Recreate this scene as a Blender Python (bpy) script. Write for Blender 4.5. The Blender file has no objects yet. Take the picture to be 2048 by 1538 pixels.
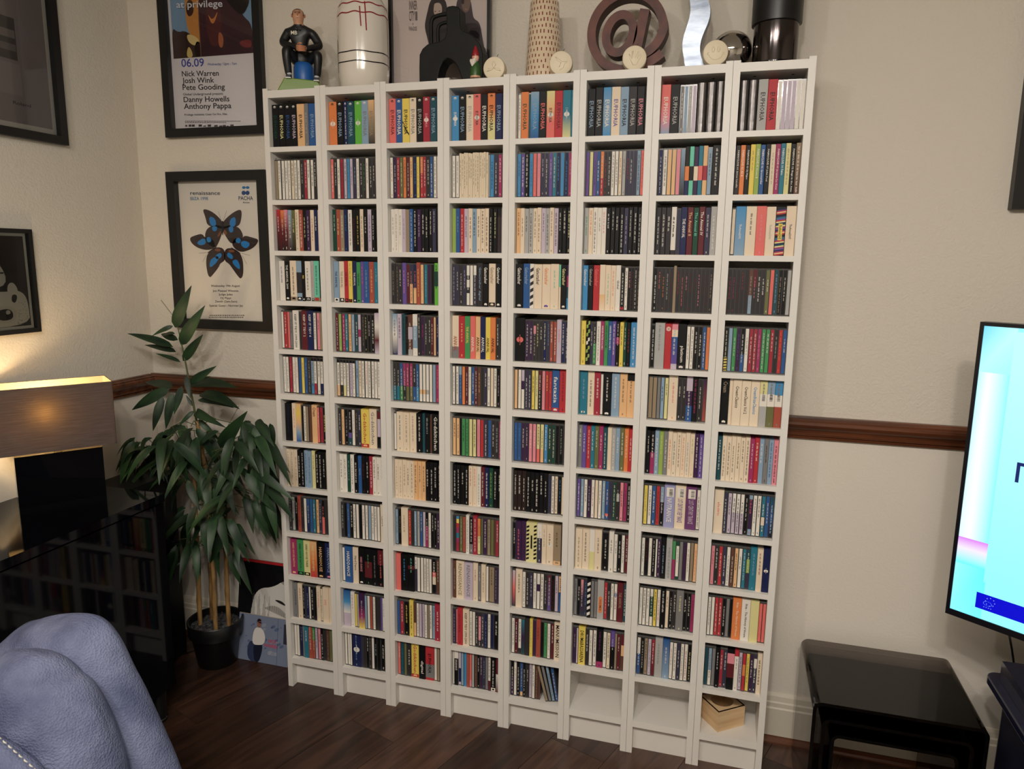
import bpy, bmesh, math, random, re
from mathutils import Vector, Matrix, noise
random.seed(7)
C = bpy.context.scene.collection
sc = bpy.context.scene

# ------------------------------------------------------------------ camera
F_PX = 1462.8
RIGHT = Vector((0.95972148, 0.28070548, 0.01179448))
DOWN = Vector((0.05919485, -0.16099042, -0.9851792))
FWD = Vector((-0.2746464, 0.94619581, -0.17112228))
CAM = Vector((1.4188, -2.0736, 1.5146))
cd = bpy.data.cameras.new('camera'); cam = bpy.data.objects.new('camera', cd); C.objects.link(cam)
cd.sensor_width = 36.0; cd.lens = F_PX / 2048 * 36.0; cd.clip_start = 0.05; cd.clip_end = 50
U, B_ = -DOWN, -FWD
cam.matrix_world = Matrix(((RIGHT.x, U.x, B_.x, CAM.x), (RIGHT.y, U.y, B_.y, CAM.y), (RIGHT.z, U.z, B_.z, CAM.z), (0, 0, 0, 1)))
sc.camera = cam

# ------------------------------------------------------------------ world, lights, exposure
w = bpy.data.worlds.new('world'); sc.world = w; w.use_nodes = True
w.node_tree.nodes['Background'].inputs[0].default_value = (0.5, 0.45, 0.4, 1)
w.node_tree.nodes['Background'].inputs[1].default_value = 0.05
vs = sc.view_settings
vs.view_transform = 'Standard'; vs.look = 'None'; vs.gamma = 1.0; vs.use_curve_mapping = False
vs.exposure = 0.22
def area(name, loc, size, power, col, target):
    l = bpy.data.lights.new(name, 'AREA'); l.shape = 'DISK'; l.size = size; l.energy = power; l.color = col
    o = bpy.data.objects.new(name, l); C.objects.link(o); o.location = loc
    o.rotation_euler = (Vector(target) - Vector(loc)).to_track_quat('-Z', 'Y').to_euler()
    return o
WARM = (1.0, 0.925, 0.83)
area('ceiling_spot', (0.35, -2.35, 2.44), 0.10, 9, WARM, (0.25, -1.35, 0.5))
area('ceiling_spot', (1.25, -2.45, 2.44), 0.10, 13, WARM, (1.40, -1.30, 0.5))
area('ceiling_spot', (1.62, -2.40, 2.44), 0.10, 10, WARM, (1.9, -1.1, 0.5))
area('soft_fill_light', (1.3, -2.4, 2.47), 1.5, 46, WARM, (1.3, -2.1, 0))  # broad fill added to lift shelf shadows, not a fixture

# ------------------------------------------------------------------ materials
def lin(c): return tuple(((x/255)/12.92 if x/255 <= 0.04045 else ((x/255+0.055)/1.055)**2.4) for x in c)
MATS = {}
def mat(name, col=(200, 200, 200), rough=0.5, metal=0.0, coat=0.0, spec=0.5, emit=None, estr=1.0):
    if name in MATS: return MATS[name]
    m = bpy.data.materials.new(name); m.use_nodes = True
    b = m.node_tree.nodes['Principled BSDF']
    b.inputs['Base Color'].default_value = (*lin(col), 1)
    b.inputs['Roughness'].default_value = rough; b.inputs['Metallic'].default_value = metal
    b.inputs['Coat Weight'].default_value = coat; b.inputs['Specular IOR Level'].default_value = spec
    if emit:
        b.inputs['Emission Color'].default_value = (*lin(emit), 1); b.inputs['Emission Strength'].default_value = estr
    MATS[name] = m
    return m
def nodes(m): return m.node_tree.nodes, m.node_tree.links, m.node_tree.nodes['Principled BSDF']
def noise_col(m, c1, c2, scale=(5, 5, 5), detail=6, coord='Object', dist=0.0, lo=0.35, hi=0.65, bump=0.0, bdist=0.002, rnd=0.0):
    n, l, b = nodes(m)
    tc = n.new('ShaderNodeTexCoord'); mp = n.new('ShaderNodeMapping'); mp.inputs['Scale'].default_value = scale
    nt = n.new('ShaderNodeTexNoise'); nt.inputs['Scale'].default_value = 1; nt.inputs['Detail'].default_value = detail
    nt.inputs['Distortion'].default_value = dist
    cr = n.new('ShaderNodeValToRGB')
    cr.color_ramp.elements[0].position = lo; cr.color_ramp.elements[0].color = (*lin(c1), 1)
    cr.color_ramp.elements[1].position = hi; cr.color_ramp.elements[1].color = (*lin(c2), 1)
    l.new(tc.outputs[coord], mp.inputs[0])
    if rnd:
        oi = n.new('ShaderNodeObjectInfo'); mu = n.new('ShaderNodeMath'); mu.operation = 'MULTIPLY'; mu.inputs[1].default_value = rnd
        cb = n.new('ShaderNodeCombineXYZ'); l.new(oi.outputs['Random'], mu.inputs[0])
        l.new(mu.outputs[0], cb.inputs[0]); l.new(mu.outputs[0], cb.inputs[1])
        l.new(cb.outputs[0], mp.inputs['Location'])
    l.new(mp.outputs[0], nt.inputs['Vector']); l.new(nt.outputs['Fac'], cr.inputs[0])
    out = cr.outputs[0]
    if rnd:
        hs = n.new('ShaderNodeHueSaturation'); ma = n.new('ShaderNodeMath'); ma.operation = 'MULTIPLY_ADD'
        ma.inputs[1].default_value = 0.7; ma.inputs[2].default_value = 0.65
        l.new(oi.outputs['Random'], ma.inputs[0]); l.new(ma.outputs[0], hs.inputs['Value']); l.new(out, hs.inputs['Color'])
        out = hs.outputs[0]
    l.new(out, b.inputs['Base Color'])
    if bump:
        bp = n.new('ShaderNodeBump'); bp.inputs['Strength'].default_value = bump; bp.inputs['Distance'].default_value = bdist
        l.new(nt.outputs['Fac'], bp.inputs['Height']); l.new(bp.outputs[0], b.inputs['Normal'])
    return m
def attr_mat(name, rough, metal=0.0, coat=0.0, bump=0.0):
    m = mat(name, rough=rough, metal=metal, coat=coat); n, l, b = nodes(m)
    a = n.new('ShaderNodeAttribute'); a.attribute_name = 'Col'; l.new(a.outputs['Color'], b.inputs['Base Color'])
    if bump:
        tc = n.new('ShaderNodeTexCoord'); nt = n.new('ShaderNodeTexNoise'); nt.inputs['Scale'].default_value = 60; nt.inputs['Detail'].default_value = 1
        bp = n.new('ShaderNodeBump'); bp.inputs['Strength'].default_value = bump; bp.inputs['Distance'].default_value = 0.004
        l.new(tc.outputs['Object'], nt.inputs['Vector']); l.new(nt.outputs['Fac'], bp.inputs['Height']); l.new(bp.outputs[0], b.inputs['Normal'])
    return m
PRINT = attr_mat('printed_card', 0.5); PRINT.node_tree.nodes['Principled BSDF'].inputs['Specular IOR Level'].default_value = 0.25
FOIL = attr_mat('silver_foil', 0.36, metal=1.0, bump=0.25)
PLASTIC = attr_mat('jewel_case_plastic', 0.22, coat=0.3)
WHITE = mat('white_melamine', (222, 217, 210), 0.42)
WHITE_BACK = mat('white_hardboard', (205, 200, 193), 0.6)
BLACK_GLOSS = mat('black_gloss_lacquer', (5, 6, 10), 0.05, spec=0.2)
BLACK_SATIN = mat('black_satin_wood', (13, 13, 14), 0.42)
BLACK_MATT = mat('black_matt_ceramic', (30, 31, 31), 0.55, spec=0.3)
noise_col(BLACK_MATT, (9, 10, 10), (22, 23, 22), (18, 18, 18), lo=0.4, hi=0.8, bump=0.2)
BLACK_PLASTIC = mat('black_plastic', (14, 14, 15), 0.35)
DARK_TV = mat('dark_plastic', (10, 11, 20), 0.3)
CHROME = mat('chrome', (205, 200, 195), 0.04, metal=1.0)
DARK_CHROME = mat('dark_chrome', (88, 82, 82), 0.12, metal=1.0)
ALU = mat('polished_aluminium', (175, 182, 192), 0.38, metal=1.0)
noise_col(ALU, (112, 120, 134), (160, 168, 180), (14, 14, 40), lo=0.3, hi=0.7, bump=0.25)
WAX = mat('cream_wax', (226, 213, 186), 0.5); WAX.node_tree.nodes['Principled BSDF'].inputs['Subsurface Weight'].default_value = 0.1
WAX.node_tree.nodes['Principled BSDF'].inputs['Subsurface Radius'].default_value = (0.01, 0.006, 0.003)
RUST = mat('oxidised_brown_metal', (80, 48, 44), 0.5, metal=0.3)
noise_col(RUST, (58, 38, 36), (102, 60, 50), (22, 22, 22), lo=0.3, hi=0.75)
PAPER = attr_mat('poster_print', 0.3)
GLAZE = attr_mat('glazed_paint', 0.18, coat=0.5)
FIG = attr_mat('painted_resin', 0.42, coat=0.04)
SKIRT = mat('cream_gloss_paint', (214, 205, 188), 0.35)
WOODTRIM = mat('stained_hardwood', (84, 46, 28), 0.32)
noise_col(WOODTRIM, (58, 30, 18), (112, 64, 38), (3, 40, 40), lo=0.3, hi=0.7)
def wallpaper(name, col, strength):
    m = mat(name, col, 0.75); n, l, b = nodes(m)
    tc = n.new('ShaderNodeTexCoord'); a = n.new('ShaderNodeTexNoise'); a.inputs['Scale'].default_value = 150; a.inputs['Detail'].default_value = 2
    wv = n.new('ShaderNodeTexNoise'); wv.inputs['Scale'].default_value = 32; wv.inputs['Distortion'].default_value = 3.5; wv.inputs['Detail'].default_value = 1
    ad = n.new('ShaderNodeMath'); ad.operation = 'ADD'
    l.new(tc.outputs['Object'], a.inputs['Vector']); l.new(tc.outputs['Object'], wv.inputs['Vector'])
    l.new(a.outputs['Fac'], ad.inputs[0]); l.new(wv.outputs['Fac'], ad.inputs[1])
    bp = n.new('ShaderNodeBump'); bp.inputs['Strength'].default_value = strength; bp.inputs['Distance'].default_value = 0.006
    l.new(ad.outputs[0], bp.inputs['Height']); l.new(bp.outputs[0], b.inputs['Normal'])
    return m
WALL_UP = wallpaper('textured_cream_wallpaper', (214, 206, 193), 0.24)
WALL_LOW = wallpaper('plain_cream_wallpaper', (222, 214, 202), 0.10)
CEIL = mat('ceiling_paint', (225, 218, 205), 0.8)
FLOORM = mat('dark_wood_laminate', (70, 42, 30), 0.33)
noise_col(FLOORM, (42, 27, 21), (86, 59, 46), (26, 2.2, 10), detail=8, dist=1.4, lo=0.28, hi=0.75, rnd=9.0)
FLOOR_GAP = mat('floor_joint', (18, 11, 8), 0.6)
SOFA = mat('grey_blue_chenille_tv_tint', (112, 116, 138), 0.9, spec=0.2)
noise_col(SOFA, (80, 86, 114), (120, 126, 154), (11, 11, 11), detail=10, lo=0.32, hi=0.68, bump=0.55, bdist=0.006)  # fabric blue deepened to paint in the television's glow
def sofa_weave():
    n, l, b = nodes(SOFA)
    tc = n.new('ShaderNodeTexCoord'); vo = n.new('ShaderNodeTexVoronoi'); vo.inputs['Scale'].default_value = 260
    bp = n.new('ShaderNodeBump'); bp.inputs['Strength'].default_value = 0.6; bp.inputs['Distance'].default_value = 0.003
    l.new(tc.outputs['Object'], vo.inputs['Vector']); l.new(vo.outputs['Distance'], bp.inputs['Height'])
    old = b.inputs['Normal'].links[0].from_socket; l.new(old, bp.inputs['Normal']); l.new(bp.outputs[0], b.inputs['Normal'])
sofa_weave()
STITCH = mat('pale_thread', (200, 196, 184), 0.8)
LEAF = mat('dark_green_leaf', (36, 62, 40), 0.46, spec=0.35)
noise_col(LEAF, (16, 32, 27), (42, 70, 36), (1.5, 6, 1), lo=0.3, hi=0.75, rnd=12.0)
BAMBOO = mat('bamboo_cane', (148, 112, 66), 0.5)
noise_col(BAMBOO, (92, 66, 38), (172, 134, 82), (40, 40, 12), lo=0.3, hi=0.7)
STEM = mat('green_stem', (76, 84, 46), 0.5)
GRAVEL = mat('dark_gravel', (52, 52, 54), 0.8)
noise_col(GRAVEL, (16, 16, 17), (96, 96, 98), (90, 90, 90), lo=0.35, hi=0.7, bump=1.0, bdist=0.01)
def shade_mat():
    m = mat('grey_linen_shade', (92, 84, 80), 0.9); n, l, b = nodes(m)
    noise_col(m, (62, 56, 56), (90, 82, 80), (14, 14, 300), lo=0.3, hi=0.7, bump=0.2)
    tr = n.new('ShaderNodeBsdfTranslucent'); tr.inputs[0].default_value = (0.75, 0.45, 0.16, 1)
    mx = n.new('ShaderNodeMixShader'); mx.inputs[0].default_value = 0.09
    out = n['Material Output']; l.new(b.outputs[0], mx.inputs[1]); l.new(tr.outputs[0], mx.inputs[2]); l.new(mx.outputs[0], out.inputs[0])
    return m
SHADE = shade_mat()
LINING = mat('cream_shade_lining', (225, 205, 165), 0.7)
_n, _l, _b = nodes(LINING); _t = _n.new('ShaderNodeBsdfTranslucent'); _t.inputs[0].default_value = (0.85, 0.74, 0.52, 1); _m = _n.new('ShaderNodeMixShader'); _m.inputs[0].default_value = 0.2
_l.new(_b.outputs[0], _m.inputs[1]); _l.new(_t.outputs[0], _m.inputs[2]); _l.new(_m.outputs[0], _n['Material Output'].inputs[0])
def smoked():
    m = mat('smoked_acrylic', (10, 10, 11), 0.05); n, l, b = nodes(m)
    tr = n.new('ShaderNodeBsdfTransparent'); tr.inputs[0].default_value = (0.42, 0.38, 0.36, 1)
    mx = n.new('ShaderNodeMixShader'); lw = n.new('ShaderNodeFresnel'); lw.inputs[0].default_value = 1.5
    gl = n.new('ShaderNodeBsdfGlossy'); gl.inputs['Roughness'].default_value = 0.03
    l.new(lw.outputs[0], mx.inputs[0]); l.new(tr.outputs[0], mx.inputs[1]); l.new(gl.outputs[0], mx.inputs[2])
    l.new(mx.outputs[0], n['Material Output'].inputs[0])
    return m
SMOKED = smoked()
def clear_glass():
    m = mat('picture_glass', (255, 255, 255), 0.02); n, l, b = nodes(m)
    tr = n.new('ShaderNodeBsdfTransparent'); mx = n.new('ShaderNodeMixShader'); lw = n.new('ShaderNodeFresnel'); lw.inputs[0].default_value = 1.45
    gl = n.new('ShaderNodeBsdfGlossy'); gl.inputs['Roughness'].default_value = 0.01
    l.new(lw.outputs[0], mx.inputs[0]); l.new(tr.outputs[0], mx.inputs[1]); l.new(gl.outputs[0], mx.inputs[2])
    l.new(mx.outputs[0], n['Material Output'].inputs[0])
    return m
GLASS = clear_glass()

# ------------------------------------------------------------------ helpers
def ray(u, v):
    return RIGHT * ((u - 1024) / F_PX) + DOWN * ((v - 769) / F_PX) + FWD
def onY(u, v, y): d = ray(u, v); return CAM + d * ((y - CAM.y) / d.y)
def onX(u, v, x): d = ray(u, v); return CAM + d * ((x - CAM.x) / d.x)
def onZ(u, v, z): d = ray(u, v); return CAM + d * ((z - CAM.z) / d.z)

PAL = dict(k=(14, 14, 16), K=(48, 45, 47), w=(226, 219, 208), c=(222, 206, 180), i=(226, 207, 182), g=(128, 126, 126), G=(176, 174, 170),
  s=(108, 104, 103), r=(194, 30, 42), R=(104, 26, 36), q=(176, 74, 52), o=(236, 126, 44), O=(238, 184, 122), y=(238, 208, 58), Y=(226, 216, 142),
  e=(58, 152, 82), E=(16, 72, 54), l=(150, 178, 70), b=(36, 90, 156), B=(26, 36, 86), u=(52, 144, 200), U=(136, 166, 192), t=(18, 122, 146),
  T=(22, 78, 90), m=(98, 206, 172), p=(236, 136, 150), P=(168, 36, 98), a=(238, 104, 96), v=(104, 78, 160), V=(62, 32, 74), L=(200, 182, 200),
  n=(104, 62, 46), N=(44, 30, 28), h=(156, 134, 104), H=(112, 112, 62), d=(56, 54, 80), z=(172, 28, 54), f=(92, 186, 34), x=(112, 58, 112), X=(158, 156, 200))
NAMES = dict(k='black', K='charcoal', w='white', c='cream', i='cream', g='grey', G='pale grey', s='silver', r='red', R='maroon', q='rust red', o='orange', O='peach',
  y='yellow', Y='pale yellow', e='green', E='dark green', l='lime green', b='blue', B='navy', u='sky blue', U='pale blue', t='teal', T='dark teal', m='mint green',
  p='pink', P='magenta', a='salmon pink', v='violet', V='dark purple', L='lilac', n='brown', N='dark brown', h='tan', H='olive', d='indigo', z='crimson', f='bright green', x='purple', X='lavender')
def pc(ch):
    c = lin(PAL[ch]); l = 0.3 * c[0] + 0.55 * c[1] + 0.15 * c[2]      # printed card is a little duller than pure ink
    k = 0.0 if ch in 'wcikK' else 0.14
    return tuple((x * (1 - k) + l * k) * (1 - 0.5 * k) for x in c)

class MB:
    """collects faces with corner colours and material slots"""
    def __init__(s): s.v = []; s.f = []; s.c = []; s.m = []
    def face(s, pts, col, mi=0):
        k = len(s.v); s.v += [tuple(p) for p in pts]; s.f.append(tuple(range(k, k + len(pts))))
        cols = col if isinstance(col, list) else [col] * len(pts)
        s.c += cols; s.m.append(mi)
    def box(s, a, b, col=(0.8, 0.8, 0.8), mi=0):
        x0, y0, z0 = a; x1, y1, z1 = b
        P = [(x0, y0, z0), (x1, y0, z0), (x1, y1, z0), (x0, y1, z0), (x0, y0, z1), (x1, y0, z1), (x1, y1, z1), (x0, y1, z1)]
        for q in ((3, 2, 1, 0), (4, 5, 6, 7), (0, 1, 5, 4), (1, 2, 6, 5), (2, 3, 7, 6), (3, 0, 4, 7)): s.face([P[i] for i in q], col, mi)
    def raw(s, verts, faces, col, mi=0):
        k = len(s.v); s.v += [tuple(p) for p in verts]
        for f in faces: s.f.append(tuple(i + k for i in f)); s.c += [col] * len(f); s.m.append(mi)
    def add(s, o, off=(0, 0, 0)):
        k = len(s.v); s.v += [(a + off[0], b + off[1], c + off[2]) for a, b, c in o.v]
        s.f += [tuple(i + k for i in f) for f in o.f]; s.c += o.c; s.m += o.m
    def mesh(s, name, mats, smooth=False):
        me = bpy.data.meshes.new(name); me.from_pydata(s.v, [], s.f)
        for m in (mats if isinstance(mats, (list, tuple)) else [mats]): me.materials.append(m)
        me.polygons.foreach_set('material_index', s.m)
        ca = me.color_attributes.new('Col', 'FLOAT_COLOR', 'CORNER')
        flat = []
        for c in s.c: flat += [c[0], c[1], c[2], 1.0]
        ca.data.foreach_set('color', flat)
        if smooth: me.polygons.foreach_set('use_smooth', [True] * len(me.polygons))
        me.update(); return me
    def build(s, name, mats, parent=None, loc=None, smooth=False):
        o = bpy.data.objects.new(name, s.mesh(name, mats, smooth)); C.objects.link(o)
        if parent: o.parent = parent
        if loc is not None: o.location = loc
        return o
def tag(o, label=None, cat=None, group=None, kind=None):
    if label: o['label'] = label
    if cat: o['category'] = cat
    if group: o['group'] = group
    if kind: o['kind'] = kind
    return o
def empty(name, loc=(0, 0, 0), rz=0):
    o = bpy.data.objects.new(name, None); C.objects.link(o); o.location = loc; o.rotation_euler = (0, 0, rz); o.empty_display_size = 0.05
    return o
def bevel(o, wdt, seg=2):
    m = o.modifiers.new('bevel', 'BEVEL'); m.width = wdt; m.segments = seg; m.limit_method = 'ANGLE'; m.angle_limit = math.radians(40)
    return o
def smooth_by_angle(o, ang=40):
    me = o.data; me.polygons.foreach_set('use_smooth', [True] * len(me.polygons))
    bm = bmesh.new(); bm.from_mesh(me)
    for e in bm.edges: e.smooth = (len(e.link_faces) == 2 and e.calc_face_angle(0) < math.radians(ang))
    bm.to_mesh(me); bm.free(); return o
def boxobj(name, a, b, m, parent=None, bv=0, col=(0.8, 0.8, 0.8)):
    ctr = Vector([(a[i] + b[i]) / 2 for i in range(3)])
    mb = MB(); mb.box([a[i] - ctr[i] for i in range(3)], [b[i] - ctr[i] for i in range(3)], col)
    o = mb.build(name, m, parent, ctr - (parent.location if parent else Vector()))
    if bv: bevel(o, bv)
    return o
def lathe(prof, n=32, col=(0.8, 0.8, 0.8), colf=None, cap=True):
    mb = MB(); V_ = []
    for r, z in prof: V_.append([(r * math.cos(2 * math.pi * k / n), r * math.sin(2 * math.pi * k / n), z) for k in range(n)])
    verts = [p for ring in V_ for p in ring]; faces = []
    for i in range(len(prof) - 1):
        for k in range(n): faces.append((i * n + k, i * n + (k + 1) % n, (i + 1) * n + (k + 1) % n, (i + 1) * n + k))
    if cap:
        faces.append(tuple(reversed(range(n)))); faces.append(tuple((len(prof) - 1) * n + k for k in range(n)))
    mb.raw(verts, faces, col)
    return mb
def tube(path, r, n=8, col=(0.8, 0.8, 0.8), closed=False):
    mb = MB(); rings = []; P = [Vector(p) for p in path]
    for i, p in enumerate(P):
        t = (P[min(i + 1, len(P) - 1)] - P[max(i - 1, 0)]).normalized()
        a = t.cross(Vector((0.31, 0.17, 0.93))).normalized(); b = t.cross(a)
        rr = r[i] if isinstance(r, (list, tuple)) else r
        rings.append([p + (a * math.cos(2 * math.pi * k / n) + b * math.sin(2 * math.pi * k / n)) * rr for k in range(n)])
    verts = [q for g in rings for q in g]; faces = []
    for i in range(len(P) - 1):
        for k in range(n): faces.append((i * n + k, i * n + (k + 1) % n, (i + 1) * n + (k + 1) % n, (i + 1) * n + k))
    faces.append(tuple(reversed(range(n)))); faces.append(tuple((len(P) - 1) * n + k for k in range(n)))
    mb.raw(verts, faces, col); return mb
def extrude_poly(pts, y0, y1, col=(0.8, 0.8, 0.8)):
    """pts: (x,z) outline; solid between the planes y0 (front) and y1"""
    mb = MB(); n = len(pts)
    verts = [(x, y0, z) for x, z in pts] + [(x, y1, z) for x, z in pts]
    A = sum(pts[i][0] * pts[(i + 1) % n][1] - pts[(i + 1) % n][0] * pts[i][1] for i in range(n))
    f = tuple(range(n)) if A > 0 else tuple(reversed(range(n)))
    faces = [f, tuple(reversed([i + n for i in f]))]
    for i in range(n):
        j = (i + 1) % n
        faces.append((j, i, i + n, j + n) if A > 0 else (i, j, j + n, i + n))
    mb.raw(verts, faces, col); return mb
_tx = {}
def text_geo(s, res=2):
    """flat mesh of a line of lettering, normalised: x 0..w, y around the baseline; returns verts2d, faces, width, ymin, ymax"""
    if (s, res) in _tx: return _tx[(s, res)]
    cu = bpy.data.curves.new('t', 'FONT'); cu.body = s; cu.resolution_u = res; cu.offset = 0.012
    o = bpy.data.objects.new('t', cu); me = o.to_mesh()
    V_ = [(v.co.x, v.co.y) for v in me.vertices]; F_ = [tuple(p.vertices) for p in me.polygons]
    o.to_mesh_clear(); bpy.data.objects.remove(o); bpy.data.curves.remove(cu)
    xs = [p[0] for p in V_]; ys = [p[1] for p in V_]
    r = (V_, F_, min(xs), max(xs), min(ys), max(ys)); _tx[(s, res)] = r
    return r
def put_text(mb, s, fn, x0, x1, y0, y1, col, mi=0, keep=False, res=2):
    """lettering fitted into the box x0..x1, y0..y1 of a 2D plane, fn maps (x,y) to 3D"""
    V_, F_, a, b, c, d = text_geo(s, res)
    sx = (x1 - x0) / (b - a); sy = (y1 - y0) / (d - c)
    if keep: sx = min(sx, sy)
    mb.raw([fn(x0 + (x - a) * sx, y0 + (y - c) * sy) for x, y in V_], F_, col, mi)

# ------------------------------------------------------------------ the room
WY, WX, DZ = 0.21, -0.68, 1.03
RX, RY, CZ = 3.6, -3.8, 2.5
def wall(name, a, b, split=True):
    ctr = Vector(((a[0] + b[0]) / 2, (a[1] + b[1]) / 2, 0))
    mb = MB()
    la, lb = [a[0] - ctr.x, a[1] - ctr.y], [b[0] - ctr.x, b[1] - ctr.y]
    mb.box((*la, 0), (*lb, DZ), mi=1); mb.box((*la, DZ), (*lb, CZ), mi=0)
    return tag(mb.build(name, [WALL_UP, WALL_LOW], None, ctr), kind='structure')
wall('wall_back', (WX - 0.1, WY), (RX + 0.1, WY + 0.1))
wall('wall_left', (WX - 0.1, RY), (WX, WY))
wall('wall_right', (RX, RY), (RX + 0.1, WY))
wall('wall_front', (WX - 0.1, RY - 0.1), (RX + 0.1, RY))
tag(boxobj('ceiling', (WX - 0.1, RY - 0.1, CZ), (RX + 0.1, WY + 0.1, CZ + 0.1), CEIL), kind='structure')
floor = tag(boxobj('floor', (WX - 0.1, RY - 0.1, -0.1), (RX + 0.1, WY + 0.1, -0.004), FLOOR_GAP), kind='structure')
def clip(poly, ax, lim, keep_less):
    out = []
    for i, p in enumerate(poly):
        q = poly[(i + 1) % len(poly)]
        ip = (p[ax] <= lim) if keep_less else (p[ax] >= lim); iq = (q[ax] <= lim) if keep_less else (q[ax] >= lim)
        if ip: out.append(p)
        if ip != iq:
            t = (lim - p[ax]) / (q[ax] - p[ax]); out.append((p[0] + (q[0] - p[0]) * t, p[1] + (q[1] - p[1]) * t))
    return out
def planks():
    th = math.radians(-20); ct, st = math.cos(th), math.sin(th)
    W_, L_ = 0.192, 1.28
    for i in range(-26, 36):
        off = (i * 0.417) % 1 * L_
        for j in range(-5, 6):
            x0, y0 = i * W_, j * L_ + off - 1.5
            g = 0.0007
            rect = [(x0 + g, y0 + g), (x0 + W_ - g, y0 + g), (x0 + W_ - g, y0 + L_ - g), (x0 + g, y0 + L_ - g)]
            P = [(ct * x - st * y + 0.6, st * x + ct * y - 1.0) for x, y in rect]
            for ax, lim, kl in ((0, WX, False), (0, RX, True), (1, RY, False), (1, WY, True)):
                if P: P = clip(P, ax, lim, kl)
            if len(P) < 3: continue
            A = abs(sum(P[k][0] * P[(k + 1) % len(P)][1] - P[(k + 1) % len(P)][0] * P[k][1] for k in range(len(P)))) / 2
            if A < 0.002: continue
            loc = [(ct * (x - 0.6) + st * (y + 1.0), -st * (x - 0.6) + ct * (y + 1.0)) for x, y in P]
            cx, cy = x0 + W_ / 2, y0 + L_ / 2
            loc = [(x - cx, y - cy) for x, y in loc]
            n = len(loc); mb = MB()
            verts = [(x, y, 0) for x, y in loc] + [(x, y, -0.004) for x, y in loc]
            mb.raw(verts, [tuple(range(n))] + [((k + 1) % n, k, k + n, (k + 1) % n + n) for k in range(n)], (0.3, 0.2, 0.1))
            o = mb.build('plank', FLOORM, floor)
            o.location = Vector((ct * cx - st * cy + 0.6, st * cx + ct * cy - 1.0, 0)) - floor.location
            o.rotation_euler = (0, 0, th)
planks()
def profile_run(name, prof, p0, p1, inward, m, kind='structure', smooth=True):
    """sweeps a (out, z) profile from p0 to p1 along a wall; inward = unit vector away from the wall"""
    p0, p1 = Vector(p0), Vector(p1); mid = (p0 + p1) / 2; mb = MB(); n = len(prof)
    I = Vector(inward)
    A_ = [p0 - mid + I * a + Vector((0, 0, z)) for a, z in prof]; B2 = [p1 - mid + I * a + Vector((0, 0, z)) for a, z in prof]
    flip = (p1 - p0).normalized().cross(Vector((0, 0, 1))).dot(I) < 0
    for k in range(n - 1):
        q = [A_[k], B2[k], B2[k + 1], A_[k + 1]]
        mb.face(q if not flip else q[::-1], (0.5, 0.5, 0.5))
    mb.face(A_, (0.5, 0.5, 0.5)); mb.face(B2[::-1], (0.5, 0.5, 0.5))
    o = mb.build(name, m, None, mid); tag(o, kind=kind); return o
DADO = [(0, 0.995), (0.012, 0.995), (0.013, 1.000), (0.010, 1.003), (0.017, 1.006), (0.018, 1.011), (0.013, 1.014), (0.016, 1.020), (0.026, 1.030), (0.032, 1.040), (0.031, 1.047), (0.026, 1.050), (0.026, 1.054), (0.018, 1.058), (0.016, 1.062), (0, 1.062)]
SK = [(0, 0), (0.018, 0), (0.018, 0.112), (0.014, 0.116), (0.014, 0.130), (0.010, 0.134), (0.008, 0.150), (0.004, 0.158), (0, 0.160)]
QU = [(0.018, 0), (0.034, 0), (0.034, 0.006), (0.031, 0.013), (0.025, 0.018), (0.018, 0.02)]
profile_run('trim_1', DADO, (WX, WY, 0), (RX, WY, 0), (0, -1, 0), WOODTRIM)
profile_run('trim_2', DADO, (WX, RY, 0), (WX, WY - 0.03, 0), (1, 0, 0), WOODTRIM)
profile_run('baseboard_back', SK, (WX, WY, 0), (RX, WY, 0), (0, -1, 0), SKIRT)
profile_run('baseboard_left', SK, (WX, RY, 0), (WX, WY - 0.018, 0), (1, 0, 0), SKIRT)
profile_run('trim_3', QU, (WX, WY, 0), (RX, WY, 0), (0, -1, 0), WOODTRIM)
profile_run('trim_4', QU, (WX, RY, 0), (WX, WY - 0.034, 0), (1, 0, 0), WOODTRIM)

# ------------------------------------------------------------------ bookcases
ORD = ['first', 'second', 'third', 'fourth', 'fifth', 'sixth', 'seventh', 'eighth', 'ninth', 'tenth', 'eleventh', 'twelfth', 'thirteenth', 'fourteenth',
       'fifteenth', 'sixteenth', 'seventeenth', 'eighteenth', 'nineteenth', 'twentieth', 'twenty-first', 'twenty-second', 'twenty-third']
UW, UD, UH, TH = 0.1992, 0.17, 2.02, 0.018
SHELF_Z = [1.846, 1.685, 1.527, 1.368, 1.209, 1.061, 0.898, 0.740, 0.578, 0.420, 0.258, 0.110]
SHELF_T = [0.015] * 5 + [0.019] + [0.015] * 5 + [0.021]
CASE_LABEL = ['white narrow bookcase at the far left end beside the leaning record sleeves', 'white narrow bookcase second from the plant, under the white striped vase',
  'white narrow bookcase third from the plant, under the framed music poster', 'white narrow bookcase fourth from the plant, under the small garden gnome',
  'white narrow bookcase fifth from the plant, its bottom shelf holding leaning discs', 'white narrow bookcase sixth from the plant, under the brown at sign, empty bottom shelf',
  'white narrow bookcase seventh from the plant, bare bottom shelf, under the wavy metal sculpture', 'white narrow bookcase at the end nearest the television, wooden box on bottom shelf']
_side = MB(); _side.box((-TH / 2, 0, 0), (TH / 2, UD, UH)); side_me = _side.mesh('side_panel', WHITE)
def shelf_mesh(t):
    mb = MB(); mb.box((-(UW / 2 - TH), 0.001, -t), (UW / 2 - TH, UD - 0.008, 0)); return mb.mesh('shelf', WHITE)
sh_me = {t: shelf_mesh(t) for t in set(SHELF_T)}
_b = MB(); _b.box((-(UW / 2 - TH), UD - 0.008, 0.05), (UW / 2 - TH, UD - 0.003, UH - 0.006)); back_me = _b.mesh('back_panel', WHITE_BACK)
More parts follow.
